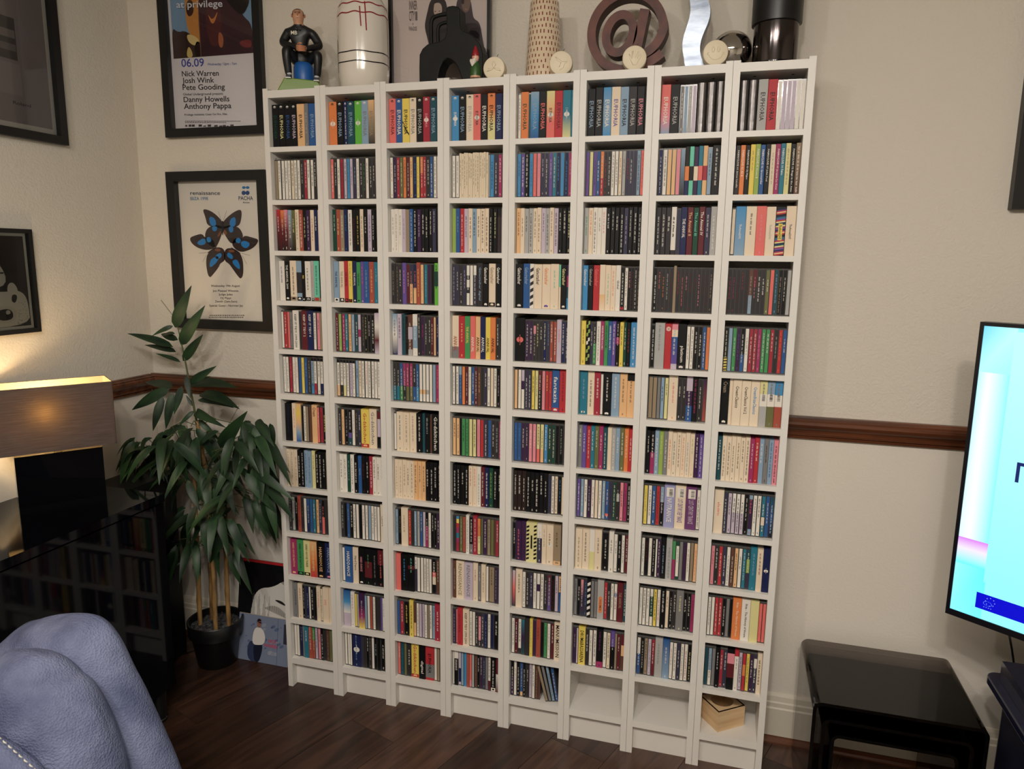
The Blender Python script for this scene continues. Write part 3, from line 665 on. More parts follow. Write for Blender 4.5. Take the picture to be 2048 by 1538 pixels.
    if p == 'm':
        for k in range(9): quad(-hw_t * 0.4, hw_t * 0.5, zb - 0.055 + k * 0.0021, zb - 0.055 + k * 0.0021 + rg.uniform(0.0006, 0.0015), pc('k'), 0.0003)
    if p == 's':
        for a, c in ((0.75, 'w'), (0.55, 'r'), (0.4, 'w'), (0.22, 'r')): disc2(0, zb - 0.014, hw_t * a, hw_t * a, pc(c), yf - 0.0001 * (1 - a) * 8)
    if p == 'r':
        cs = 'rBvYTPBOktrBYvP'
        for k in range(34): quad(-hw_t, hw_t, za + k * H_ / 36, za + (k + 1) * H_ / 36, pc(cs[(k * 7) % 15]), 0, 0.0035 if k < 34 else 0)
        quad(-hw_t * 0.45, hw_t * 0.45, za + H_ * 0.32, za + H_ * 0.66, pc('y'), 0.0002)
        ttl = MB(); put_text(ttl, it['text'], lambda tx, ty: (ty, yf - 0.0005, zb - tx), 0.36 * H_, 0.66 * H_, -hw_t * 0.3, hw_t * 0.3, pc('k'), res=1)
    return body, lab, ttl, emb

NOUN = {'J': ('cd_case', 'CD case'), 'S': ('cd_sleeve', 'card CD sleeve'), 'B': ('cd_box_set', 'CD box set')}
def shown(it):
    d = (Vector((it['x'], it['y'], it['z'] + 0.06)) - CAM); f = d.dot(FWD)
    return it['wm'] / (f * f) * abs(d.normalized().y)
keep = set()
for kd in 'JSB':
    ks = sorted([i for i in range(len(ITEMS)) if ITEMS[i]['k'] == kd], key=lambda i: -shown(ITEMS[i]))
    keep |= set(ks[:300])
keep |= {i for i, it in enumerate(ITEMS) if it['lean']}
rest = MB()
MAT3 = [PRINT, FOIL, PLASTIC]
def colname(it):
    gs = re.split('[>-]', it['cols'])
    a = NAMES[gs[0]]
    if len(gs) > 1 and gs[1] != gs[0] and NAMES[gs[1]] != a: return a + ' and ' + NAMES[gs[1]]
    if it['tc'] and NAMES[it['tc']] != a and it['k'] == 'B': return a + ', ' + NAMES[it['tc']].replace(' ', '-') + '-lettered'
    return a
for i, it in enumerate(ITEMS):
    body, lab, ttl, emb = disc_geo(it)
    loc = Vector((it['x'], it['y'], it['z']))
    if i in keep:
        nm, noun = NOUN[it['k']]
        if it['lean']: noun = 'tilted ' + noun
        o = body.build(nm, MAT3, None, loc)
        if it['tilt']: o.rotation_euler = (0, it['tilt'], 0)
        sd = 'top shelf' if it['r'] == 0 else ORD[it['r']] + ' shelf down'
        lb = '%s %s, %s along the %s, %s' % (colname(it), noun, ORD[it['n']], sd, (ORD[it['u'] - 1] + ' bookcase'))
        if len(re.findall(r"[A-Za-z0-9'-]+", lb)) <= 13: lb += ' from the left'
        tag(o, lb, 'box set' if it['k'] == 'B' else 'CD', {'J': 'jewel-cased discs on the shelves', 'S': 'card-sleeved discs on the shelves', 'B': 'boxed disc sets on the shelves'}[it['k']])
        if lab:
            l = lab.build('spine_label', MAT3, o)
            if ttl: ttl.build('title', PRINT, l)
            if emb: emb.build('emblem', PRINT, l)
        else:
            if ttl: ttl.build('title', PRINT, o)
            if emb: emb.build('emblem', PRINT, o)
    else:
        for m in (body, lab, ttl, emb):
            if m: rest.add(m, loc)
if rest.v: tag(rest.build('cd_cases', MAT3), 'remaining narrow jewel-cased discs packed on the farther shelves', 'CDs', kind='stuff')

# ------------------------------------------------------------------ framed pictures
def framed(name, label, x0, x1, z0, z1, fw, depth, draw, axis='y', at=WY, bottom_x=None, tilt=0.0, glass=True, fmat=None):
    """frame lying on the back wall (axis y) or the left wall (axis x); draw(mb, W, H) adds the print in 0..W, 0..H"""
    W_, H_ = x1 - x0, z1 - z0
    root = empty(name, (x0, at, z0) if axis == 'y' else (at, x0, z0)); tag(root, label, 'picture')
    if axis == 'x': root.rotation_euler = (0, 0, math.radians(90))
    if tilt: root.rotation_euler = (tilt, 0, 0)
    fmat = fmat or BLACK_SATIN
    def rail(a, b, c, d):   # mitred rail
        mb = MB(); P = [a, b, c, d]
        f0 = [(p[0], -depth, p[1]) for p in P]; f1 = [(p[0], 0, p[1]) for p in P]
        mb.face(f0, (0, 0, 0)); mb.face(f1[::-1], (0, 0, 0))
        for i in range(4): j = (i + 1) % 4; mb.face([f0[j], f0[i], f1[i], f1[j]], (0, 0, 0))
        bevel(mb.build('frame_rail', fmat, root), 0.0015, 1)
    o = [(0, 0), (W_, 0), (W_, H_), (0, H_)]; n = [(fw, fw), (W_ - fw, fw), (W_ - fw, H_ - fw), (fw, H_ - fw)]
    for i in range(4): j = (i + 1) % 4; rail(o[i], o[j], n[j], n[i])
    mb = MB(); draw(mb, fw, W_ - fw, fw, H_ - fw)
    mb.build('print', PAPER, root)
    if glass:
        g = MB(); g.face([(fw, -depth * 0.55, fw), (W_ - fw, -depth * 0.55, fw), (W_ - fw, -depth * 0.55, H_ - fw), (fw, -depth * 0.55, H_ - fw)], (1, 1, 1)); g.build('glass', GLASS, root)
    return root
def P2(mb, pts, col, y): mb.face([(x, y, z) for x, z in pts], lin(col))
def rect(mb, x0, x1, z0, z1, col, y): P2(mb, [(x0, z0), (x1, z0), (x1, z1), (x0, z1)], col, y)
def smoothpts(pts, it=2):
    for _ in range(it):
        q = []
        for i in range(len(pts)):
            a, b = pts[i], pts[(i + 1) % len(pts)]
            q += [(0.75 * a[0] + 0.25 * b[0], 0.75 * a[1] + 0.25 * b[1]), (0.25 * a[0] + 0.75 * b[0], 0.25 * a[1] + 0.75 * b[1])]
        pts = q
    return pts
def tline(mb, s, x0, x1, z, h, col, y, fit=False):
    V_, F_, a, b, c, d = text_geo(s, 3); cap = h / 0.73
    sx = (x1 - x0) / (b - a)
    mb.raw([(x0 + (px - a) * sx, y, z + py * cap) for px, py in V_], F_, lin(col))

def poster_names(mb, x0, x1, z0, z1):
    rect(mb, x0, x1, z0, z1, (214, 208, 208), -0.001)
    W_, H_ = x1 - x0, z1 - z0
    # picture block: sky, shoulders, a profile in warm light under a dark brim, panel in violet
    X = lambda f: x0 + W_ * f
    zb = 1.927 + 0.0; L = lambda zz: zz - PZ0
    py0 = L(2.188)
    rect(mb, X(0.03), X(0.965), py0, z1, (122, 152, 180), -0.0014)
    def q(pts, c, k): P2(mb, smoothpts([(X(a), py0 + b) for a, b in pts], 2), c, -0.0014 - k * 0.0004)
    rect(mb, X(0.03), X(0.965), py0, py0 + 0.055, (58, 38, 34), -0.0016)
    q([(0.03, 0), (0.03, 0.105), (0.10, 0.085), (0.19, 0.09), (0.30, 0.06), (0.965, 0.06), (0.965, 0)], (58, 38, 34), 1)
    q([(0.2, 0.18), (0.22, 0.34), (0.42, 0.36), (0.5, 0.2), (0.42, 0.05), (0.3, 0.045), (0.25, 0.07), (0.21, 0.1)], (196, 136, 70), 2)
    q([(0.21, 0.155), (0.24, 0.19), (0.31, 0.18), (0.3, 0.14), (0.24, 0.13)], (62, 36, 26), 3)
    q([(0.2, 0.078), (0.3, 0.07), (0.36, 0.05), (0.3, 0.035), (0.22, 0.05)], (214, 190, 130), 3)
    q([(0.3, 0.05), (0.36, 0.05), (0.36, -0.0), (0.28, 0)], (30, 18, 14), 3)
    q([(0.18, 0.0), (0.22, 0.045), (0.28, 0.0)], (206, 178, 110), 3)
    q([(0.36, 0), (0.35, 0.17), (0.42, 0.23), (0.7, 0.21), (0.86, 0.12), (0.965, 0.09), (0.965, 0), (0.5, 0)], (66, 38, 44), 4); rect(mb, X(0.38), X(0.965), py0, py0 + 0.06, (60, 36, 42), -0.0031)
    q([(0.44, 0.18), (0.62, 0.17), (0.62, 0.03), (0.45, 0.03)], (86, 44, 44), 5)
    q([(0.46, 0.14), (0.52, 0.11), (0.6, 0.15), (0.52, 0.09)], (206, 130, 70), 6)
    q([(0.58, 0.08), (0.64, 0.06), (0.62, 0.02), (0.57, 0.03)], (168, 100, 66), 6)
    q([(0.8, 0.04), (0.95, 0.045), (0.95, 0.015), (0.84, 0.02)], (120, 50, 50), 5)
    q([(0.40, 0.25), (0.62, 0.22), (0.80, 0.15), (0.93, 0.135), (0.955, 0.2), (0.965, 0.4), (0.4, 0.4)], (44, 34, 34), 7)
    q([(0.6, 0.21), (0.82, 0.12), (0.9, 0.13), (0.93, 0.16), (0.7, 0.235)], (24, 16, 18), 8)
    rect(mb, X(0.36), X(0.37), py0 + 0.0, py0 + 0.16, (120, 84, 70), -0.0048)
    ox = -0.535
    def zp(a, b): p = onY(310 + a / 5.491, b / 5.491, 0.19); return (p.x - ox, p.z - PZ0)
    def tl(s, a, b, c, h, col, y=-0.0016, cr=None):
        p, q = zp(a, c), zp(b, cr if cr else c - (b - a) * 0.028); V_, F_, e, f, g, d = text_geo(s, 3); sx = (q[0] - p[0]) / (f - e); sz = (q[1] - p[1]) / (f - e); hh = (zp(a, c - h)[1] - p[1]) / 0.73
        mb.raw([(p[0] + (x - e) * sx, y, p[1] + (x - e) * sz + yy * hh) for x, yy in V_], F_, lin(col))
    tl('at privilege', 203, 712, 72, 78, (222, 222, 226), -0.006)
    tl('06.09', 250, 500, 720, 92, (70, 78, 158)); tl('Wednesday 12pm - 7am', 535, 860, 704, 28, (84, 90, 150))
    for s, a, b, c, h in (('Nick Warren', 255, 662, 825, 62), ('Josh Wink', 259, 612, 900, 62), ('Pete Gooding', 264, 730, 976, 62), ('Global Underground present:', 268, 712, 1036, 26), ('Danny Howells', 275, 780, 1110, 62), ('Anthony Pappa', 278, 802, 1186, 62), ('Privilege residents: Cesar Del Rio, Elias', 283, 755, 1260, 22)):
        tl(s, a, b, c, h, (38, 36, 40), cr=c - (b - a) * 0.02)
    rg = random.Random(3)
    for k in range(2):
        t = 290
        while t < 880 - 140 * k:
            l = rg.uniform(8, 26); p, q = zp(t, 1325 + 14 * k), zp(t + l, 1316 + 14 * k); rect(mb, p[0], q[0], p[1], q[1], (90, 88, 92), -0.0016); t += l + 6
    for t in (292, 330, 365, 440, 490, 540, 612, 668, 705, 750, 790):
        p, q = zp(t, 1382), zp(t + rg.uniform(12, 40), 1382 - rg.uniform(12, 26)); rect(mb, p[0], q[0], p[1], q[1], (60, 58, 62), -0.0016)
PZ0 = 1.921
framed('framed_poster', 'black-framed club poster with a painted face and a list of names, top shelf height', -0.535, -0.128, PZ0, 2.50 - 0.01, 0.029, 0.022, poster_names)

def poster_wings(mb, x0, x1, z0, z1):
    rect(mb, x0, x1, z0, z1, (222, 214, 202), -0.001)
    ox, oz = P2O
    def px(u, v): p = onY(u, v, 0.19); return (p.x - ox, p.z - oz)
    def zp(a, b): return px(330 + a / 4.394, 330 + b / 4.394)     # from the enlarged view of the poster
    BR, BL, BK = (56, 42, 40), (42, 128, 196), (28, 24, 28)
    def poly(pts, c, k, it=2): P2(mb, smoothpts([zp(*p) for p in pts], it), c, -0.0014 - 0.0004 * k)
    wings = [[(305, 395), (335, 390), (400, 420), (470, 490), (480, 560), (430, 540), (345, 530), (330, 460)], [(640, 395), (600, 400), (540, 440), (480, 500), (478, 560), (540, 540), (620, 535), (640, 460)],
      [(350, 545), (450, 530), (480, 560), (440, 680), (410, 725), (350, 690), (320, 620)], [(610, 540), (500, 530), (478, 570), (530, 660), (560, 690), (650, 650), (650, 600)],
      [(190, 640), (240, 620), (295, 605), (320, 640), (385, 650), (410, 720), (350, 745), (270, 730), (210, 690)], [(790, 655), (740, 640), (670, 620), (650, 650), (590, 640), (560, 700), (630, 765), (720, 740), (770, 700)],
      [(340, 800), (370, 760), (430, 725), (490, 745), (495, 840), (450, 865), (445, 890), (390, 960), (370, 982), (350, 960), (335, 870)], [(640, 800), (610, 760), (560, 735), (500, 745), (495, 840), (540, 870), (560, 900), (610, 970), (635, 995), (655, 960), (655, 860)]]
    for wg in wings:
        ca, cb_ = sum(p[0] for p in wg) / len(wg), sum(p[1] for p in wg) / len(wg)
        poly([(ca + (a - ca) * 1.07, cb_ + (b - cb_) * 1.07) for a, b in wg], BR, 1)
    for pt in ([(360, 450), (410, 470), (420, 530), (370, 530)], [(590, 455), (545, 475), (540, 535), (590, 535)], [(385, 540), (430, 540), (420, 580), (390, 575)], [(570, 540), (530, 545), (540, 590), (570, 585)],
               [(250, 680), (315, 640), (330, 690), (280, 705)], [(335, 640), (365, 630), (378, 670), (345, 680)], [(640, 680), (670, 665), (720, 690), (690, 730), (650, 715)], [(590, 670), (610, 635), (640, 655), (625, 690)],
               [(365, 870), (380, 825), (440, 800), (430, 850), (370, 900)], [(410, 800), (460, 770), (470, 805), (430, 830)], [(560, 850), (600, 830), (625, 870), (630, 915), (600, 900)], [(515, 800), (530, 765), (570, 800), (560, 830)]): poly([(sum(p[0] for p in pt) / len(pt) + (a - sum(p[0] for p in pt) / len(pt)) * 1.12, sum(p[1] for p in pt) / len(pt) + (b - sum(p[1] for p in pt) / len(pt)) * 1.12) for a, b in pt], BL, 2, 1)
    for pt in ([(465, 490), (490, 490), (484, 615), (474, 615)], [(340, 770), (430, 710), (420, 725), (350, 775)], [(640, 775), (545, 715), (560, 735), (630, 780)]): poly(pt, BK, 3, 1)
    for pt in ([(430, 730), (470, 745), (440, 765), (400, 745)], [(520, 750), (570, 740), (590, 765), (540, 770)], [(490, 560), (520, 590), (510, 620), (486, 600)], [(465, 570), (440, 600), (430, 640), (462, 610)]): poly(pt, (128, 78, 52), 3, 2)
    for a, b in (((440, 405), (462, 485)), ((512, 398), (485, 480)), ((265, 775), (335, 768)), ((300, 850), (335, 790)), ((720, 795), (645, 775)), ((690, 872), (650, 795))):
        (xa, za), (xb, zb_) = zp(*a), zp(*b); dx, dz = xb - xa, zb_ - za; l = math.hypot(dx, dz); nx, nz = -dz / l * 0.0005, dx / l * 0.0005
        P2(mb, [(xa + nx, za + nz), (xa - nx, za - nz), (xb - nx, zb_ - nz), (xb + nx, zb_ + nz)], (90, 80, 72), -0.0014)
    def tl(s, a, b, c, h, col):
        p, q = zp(a, c), zp(b, c); V_, F_, e, f, g, d = text_geo(s, 3); sx = (q[0] - p[0]) / (f - e); sz = (q[1] - p[1]) / (f - e)
        hh = (zp(a, c - h)[1] - p[1]) / 0.73
        mb.raw([(p[0] + (x - e) * sx, -0.0016, p[1] + (x - e) * sz + y * hh) for x, y in V_], F_, lin(col))
    tl('renaissance', 190, 455, 258, 34, (46, 56, 78)); tl('IBIZA 1998', 190, 348, 305, 30, (70, 120, 158))
    tl('PACHA', 618, 746, 305, 36, (34, 40, 72)); tl('ibiza', 656, 716, 332, 14, (60, 60, 70))
    for cx, cy, r in ((664, 194, 15), (697, 194, 15), (662, 241, 17), (696, 241, 17)):
        P2(mb, [zp(cx + r * 1.1 * math.cos(t), cy + r * (0.8 if cy < 200 else 1.15) * math.sin(t)) for t in [-k * math.pi / 8 for k in range(16)]], (32, 110, 168) if cy < 200 else (28, 66, 120), -0.0016)
    for s, a, b, c in (('Wednesday 19th August', 374, 630, 1072), ('Jon Pleased Wimmin', 390, 616, 1116), ('Judge Jules', 442, 566, 1148), ('DJ Pippi', 460, 551, 1180), ('Zenith (2am-5am)', 410, 606, 1210), ('Special Guest - Norman Jay', 360, 658, 1247)): tl(s, a, b, c, 19, (62, 58, 54))
    rg = random.Random(5)
    for k in range(2):
        t = 362 - 8 * k
        while t < 664: l = rg.uniform(6, 16); p0, p1 = zp(t, 1320 + k * 17), zp(t + l, 1330 + k * 17); rect(mb, p0[0], p1[0], p1[1], p0[1], (110, 104, 96), -0.0016); t += l + 4
    P2(mb, [zp(795, 148), zp(826, 148), zp(826, 205)], (120, 108, 92), -0.0016)
P2O = (-0.545, 1.243)
framed('framed_poster', 'black-framed butterfly ring poster hung above the leafy plant', -0.545, -0.134, 1.243, 1.803, 0.034, 0.024, poster_wings)

def print_synth(mb, x0, x1, z0, z1):
    rect(mb, x0, x1, z0, z1, (226, 220, 212), -0.001)
    m = 0.014; rect(mb, x0 + m, x1 - m, z0 + m * 1.3, z1 - m, (158, 146, 146), -0.0014)
    rect(mb, x1 - 0.19, x1 - 0.115, z0 + 0.20, z0 + 0.32, (96, 88, 86), -0.0018)
    rect(mb, x1 - 0.175, x1 - 0.118, z0 + 0.262, z0 + 0.285, (150, 138, 134), -0.0022); rect(mb, x1 - 0.175, x1 - 0.118, z0 + 0.225, z0 + 0.245, (136, 126, 124), -0.0022)
    rect(mb, x1 - 0.4, x1 - 0.11, z0 + 0.10, z0 + 0.19, (168, 156, 156), -0.0018)
    tline(mb, 'Roland', x1 - 0.145, x1 - 0.085, z0 + 0.072, 0.010, (80, 74, 78), -0.0018)
framed('framed_print', 'large black-framed grey print of a drum machine, upper left wall', -0.62, -0.104, 1.855, 2.46, 0.026, 0.02, print_synth, 'x', WX)
def print_space(mb, x0, x1, z0, z1):
    rect(mb, x0, x1, z0, z1, (228, 220, 204), -0.001)
    m = 0.009; rect(mb, x0 + m, x1 - m, z0 + m, z1 - m, (44, 40, 42), -0.0014)
    def q(pts, c, k): P2(mb, smoothpts([(x1 - a, z0 + b) for a, b in pts], 2), c, -0.0014 - 0.0004 * k)
    CR = (222, 214, 196)
    q([(0.012, 0.01), (0.012, 0.07), (0.02, 0.105), (0.045, 0.12), (0.08, 0.115), (0.16, 0.12), (0.2, 0.08), (0.2, 0.01)], CR, 1)
    q([(0.04, 0.115), (0.055, 0.145), (0.075, 0.14), (0.08, 0.11), (0.06, 0.09)], CR, 2)
    q([(0.065, 0.145), (0.12, 0.24), (0.2, 0.20), (0.13, 0.12)], (206, 200, 186), 2)
    q([(0.046, 0.105), (0.065, 0.108), (0.068, 0.085), (0.055, 0.08)], (48, 44, 44), 3)
    q([(0.06, 0.028), (0.055, 0.06), (0.075, 0.075), (0.13, 0.07), (0.13, 0.026), (0.09, 0.02)], (214, 204, 186), 3)
    q([(0.07, 0.03), (0.067, 0.055), (0.085, 0.066), (0.12, 0.06), (0.12, 0.03)], (50, 46, 46), 4)
    q([(0.074, 0.05), (0.08, 0.062), (0.092, 0.058), (0.09, 0.046)], (200, 200, 186), 5)
    rg = random.Random(9)
    for k in range(40):
        a, b = rg.uniform(0.014, 0.055), rg.uniform(0.014, 0.085); l = rg.uniform(0.002, 0.006)
        rect(mb, x1 - a - l, x1 - a, z0 + b, z0 + b + 0.0009, (110, 104, 94), -0.0026)
    for a, b in ((0.085, 0.17), (0.10, 0.155), (0.075, 0.135)): rect(mb, x1 - a - 0.012, x1 - a, z0 + b, z0 + b + 0.005, (40, 36, 48), -0.0026)
framed('framed_print', 'small black-framed astronaut drawing above the lamp', -0.60, -0.266, 1.265, 1.583, 0.013, 0.016, print_space, 'x', WX)
def print_dark(mb, x0, x1, z0, z1): rect(mb, x0, x1, z0, z1, (70, 66, 70), -0.001)
framed('framed_picture', 'dark wooden picture frame cut off at the photo edge above the television', 2.121, 2.55, 1.655, 2.2, 0.03, 0.03, print_dark)

def print_duo(mb, x0, x1, z0, z1):
    rect(mb, x0, x1, z0, z1, (196, 182, 176), -0.001)
    ox, oz = DUO
    def zp(a, b): p = onY(770 + a / 9.309, b / 9.309, 0.165); return (p.x - ox, p.z - oz)
    def poly(pts, c, k, it=2): P2(mb, smoothpts([zp(*p) for p in pts], it), c, -0.0014 - 0.0004 * k)
    DK, HR = (62, 52, 58), (44, 36, 38)
    poly([(730, 300), (700, 480), (760, 700), (790, 860), (820, 1200), (1300, 1200), (1250, 500), (1130, 150), (1090, -60), (880, -80), (800, 0), (760, 180)], HR, 1)
    poly([(880, 60), (900, 30), (980, 20), (1030, 80), (1030, 220), (960, 290), (890, 250), (870, 180)], (178, 158, 146), 2)
    for a, b in ((905, 185), (985, 180)): poly([(a - 22, b), (a, b - 12), (a + 22, b), (a, b + 12)], (70, 56, 54), 3, 1)
    poly([(900, 250), (930, 240), (960, 252), (930, 268)], (120, 84, 84), 3, 1)
    poly([(1300, 0), (1360, -90), (1560, -80), (1600, 200), (1620, 320), (1740, 390), (1790, 700), (1850, 1000), (1300, 1000), (1290, 200)], DK, 1)
    poly([(1400, -80), (1390, 40), (1420, 170), (1480, 215), (1540, 160), (1570, 20), (1560, -80)], (112, 92, 82), 2)
    poly([(1380, -60), (1440, -70), (1450, 40), (1400, 60)], (40, 30, 34), 3)
    poly([(1445, 140), (1480, 125), (1520, 142), (1482, 168)], (146, 104, 96), 3, 1)
    poly([(1530, 560), (1600, 530), (1720, 580), (1730, 700), (1560, 690)], (26, 20, 22), 3)
    def tl(s, a, b, c, h, col):
        p, q = zp(a, c), zp(b, c); V_, F_, e, f, g, d = text_geo(s, 2); sx = (q[0] - p[0]) / (f - e); sz = (q[1] - p[1]) / (f - e); hh = (zp(a, c - h)[1] - p[1]) / 0.73
        mb.raw([(p[0] + (x - e) * sx, -0.0018, p[1] + (x - e) * sz + y * hh) for x, y in V_], F_, lin(col))
    tl('INNER', 415, 565, 150, 175, (84, 72, 70)); tl('CITY', 415, 520, 360, 190, (84, 72, 70)); tl('PARADISE', 410, 560, 545, 80, (96, 84, 80))
    for k in range(3): p, q = zp(530 + k * 14, 355), zp(539 + k * 14, 185); rect(mb, p[0], q[0], p[1], q[1], (84, 72, 70), -0.0018)
    rect(mb, *sorted((zp(480, 430)[0], zp(490, 430)[0])), zp(480, 440)[1], zp(480, 400)[1], (84, 72, 70), -0.0018)
DUO = (0.352, 2.016)
framed('framed_poster', 'thin black-framed music poster of two figures standing on the bookcase tops', 0.352, 0.686, 2.016, 2.46, 0.0095, 0.016, print_duo, 'y', 0.181, fmat=BLACK_PLASTIC)

# ------------------------------------------------------------------ ornaments on top of the bookcases
TZ = 2.0145
def lathe_obj(name, prof, m, parent, loc=(0, 0, 0), n=40, col=(0.8, 0.8, 0.8), smooth=True, cap=True):
    o = lathe(prof, n, col, cap=cap).build(name, m, parent, loc)
    return smooth_by_angle(o, 50)
# white bullet vase with painted lines
vase = empty('bullet_vase', (0.305, 0.086, TZ)); tag(vase, 'tall white glazed bullet-shaped vase painted with red and black lines', 'vase')
VR = 0.078
vprof = [(0.066, 0), (0.072, 0.004), (VR, 0.05), (VR, 0.18), (0.077, 0.215), (0.072, 0.24), (0.06, 0.262), (0.045, 0.275), (0.04, 0.285)]
lathe_obj('body', vprof, GLAZE, vase, n=48, col=lin((224, 216, 204)))
def vr(z):
    for (r0, z0), (r1, z1) in zip(vprof, vprof[1:]):
        if z0 <= z <= z1: return r0 + (r1 - r0) * (z - z0) / (z1 - z0)
    return 0.05
def stroke(path, wd, col, parent, name):
    mb = MB(); n = len(path)
    for i in range(n - 1):
        q = []
        for (a, z), s in ((path[i], -1), (path[i + 1], -1), (path[i + 1], 1), (path[i], 1)):
            dz = path[i + 1][1] - path[i][1]; da = (path[i + 1][0] - path[i][0]) * VR; l = math.hypot(dz, da) or 1
            aa, zz = a - s * wd / 2 * dz / l / VR, z + s * wd / 2 * da / l; r = vr(zz) + 0.0006
            q.append((r * math.sin(aa), -r * math.cos(aa), zz))
        mb.face(q, lin(col))
    return mb.build(name, GLAZE, parent)
RED, BLK = (142, 26, 38), (30, 22, 24)
for z in (0.236, 0.208): stroke([(a * 0.1, z + 0.002 * math.sin(a)) for a in range(-32, 32)], 0.0035, RED, vase, 'painted_line')
for z in (0.100, 0.072): stroke([(a * 0.1, z + 0.0012 * math.sin(a * 0.6)) for a in range(-32, 32)], 0.0032, BLK, vase, 'painted_line')
for a, z0, z1, c in ((0.36, 0.224, 0.168, RED), (0.56, 0.239, 0.157, RED), (-0.84, 0.14, 0.045, BLK), (1.66, 0.21, 0.06, BLK)):
    stroke([(a + 0.04 * k / 6, z0 + (z1 - z0) * k / 6) for k in range(7)], 0.0036, c, vase, 'painted_line')
# patterned vase
dv = empty('cylinder_vase', (0.874, 0.09, TZ)); tag(dv, 'tall tapering cream cylinder vase covered in small red dashes', 'vase')
lathe_obj('body', [(0.053, 0), (0.053, 0.002), (0.0405, 0.212), (0.039, 0.214), (0.0365, 0.212), (0.036, 0.18)], GLAZE, dv, n=40, col=lin((216, 196, 168)))
dd = MB(); rg = random.Random(4)
for i in range(13):
    z = 0.010 + i * 0.0158
    for k in range(26):
        a = 2 * math.pi * (k + (i % 2) * 0.5) / 26 + rg.uniform(-0.03, 0.03); h = rg.uniform(0.006, 0.0105); wd = 0.0015; r0 = 0.0533 - 0.0125 * z / 0.212; r1 = 0.0533 - 0.0125 * (z + h) / 0.212
        q = [(r * math.cos(a + s * wd / r), r * math.sin(a + s * wd / r), zz) for s, r, zz in ((-1, r0, z), (1, r0, z), (1, r1, z + h), (-1, r1, z + h))]
        dd.face(q, lin((124, 44, 34)))
tag(dd.build('painted_dashes', GLAZE, dv), kind='stuff')
# round wax discs with embossed marks
def candle(x, y, R_, tilt, rz, lab, marks):
    root = empty('round_candle', (x, y, TZ + R_)); tag(root, lab, 'candle', 'round cream candles standing on edge'); root.rotation_euler = (math.radians(tilt), 0, math.radians(rz))
    prof = [(0.001, -0.016), (R_ - 0.004, -0.016), (R_ - 0.001, -0.0145), (R_, -0.012), (R_, 0.014), (R_ - 0.002, 0.016), (0.001, 0.016)]
    mb = lathe(prof, 48); mb.v = [(a, c, b) for a, b, c in mb.v]; mb.f = [tuple(reversed(f)) for f in mb.f]
    smooth_by_angle(mb.build('wax_body', WAX, root), 40)
    tube([(0.004, 0.004, R_ - 0.003), (0.005, 0.004, R_ + 0.005), (0.009, 0.002, R_ + 0.009)], 0.0007, 6).build('wick', mat('wick', (70, 62, 52), 0.9), root)
    em = MB()
    for path in marks: em.add(tube([(a * R_, -0.0162, b * R_) for a, b in path], 0.0011, 6))
    em.build('embossed_mark', WAX, root, smooth=True)
def arc(cx, cz, rx, rz_, a0, a1, n=14): return [(cx + rx * math.cos(math.radians(a0 + (a1 - a0) * k / n)), cz + rz_ * math.sin(math.radians(a0 + (a1 - a0) * k / n))) for k in range(n + 1)]
candle(0.742, 0.045, 0.0315, 0, 4, 'round cream candle embossed with a three-pointed mark, beside the gnome', [[(0, 0.55), (-0.18, 0.28), (0, 0), (0.18, 0.28), (0, 0.55)], [(0, 0), (-0.55, -0.06), (-0.62, -0.28), (-0.2, -0.16), (0, 0)], [(0, 0), (0.55, -0.06), (0.62, -0.28), (0.2, -0.16), (0, 0)]])
candle(0.938, 0.036, 0.0318, 0, 10, 'round cream candle with a long wick before the dashed vase', [[(-0.5, 0.5), (-0.2, 0.35), (0.1, 0.1), (0.55, 0.1)], [(0.55, 0.1), (0.3, -0.1), (0.2, -0.4), (-0.1, -0.6)], [(-0.5, 0.5), (-0.35, 0.2), (0, 0.0), (-0.15, -0.35)]])
candle(1.141, 0.034, 0.0322, 0, 8, 'round cream candle embossed with a crown, before the at sign', [[(-0.12, -0.55), (-0.5, 0.2), (-0.45, 0.3), (-0.2, -0.1), (-0.22, 0.5), (-0.15, 0.55), (-0.05, 0), (0.02, 0.62), (0.1, 0), (0.25, 0.5), (0.32, 0.48), (0.22, -0.1), (0.5, 0.25), (0.55, 0.18), (0.15, -0.55), (-0.12, -0.55)]])
candle(1.352, 0.032, 0.0320, 0, 6, 'round cream candle embossed with a smiley face, before the chrome ball', [arc(-0.22, 0.25, 0.1, 0.2, 0, 360), arc(0.22, 0.25, 0.1, 0.2, 0, 360), arc(0, -0.05, 0.55, 0.48, 190, 350), arc(-0.58, -0.08, 0.08, 0.08, 60, 240), arc(0.58, -0.08, 0.08, 0.08, -60, 120)])
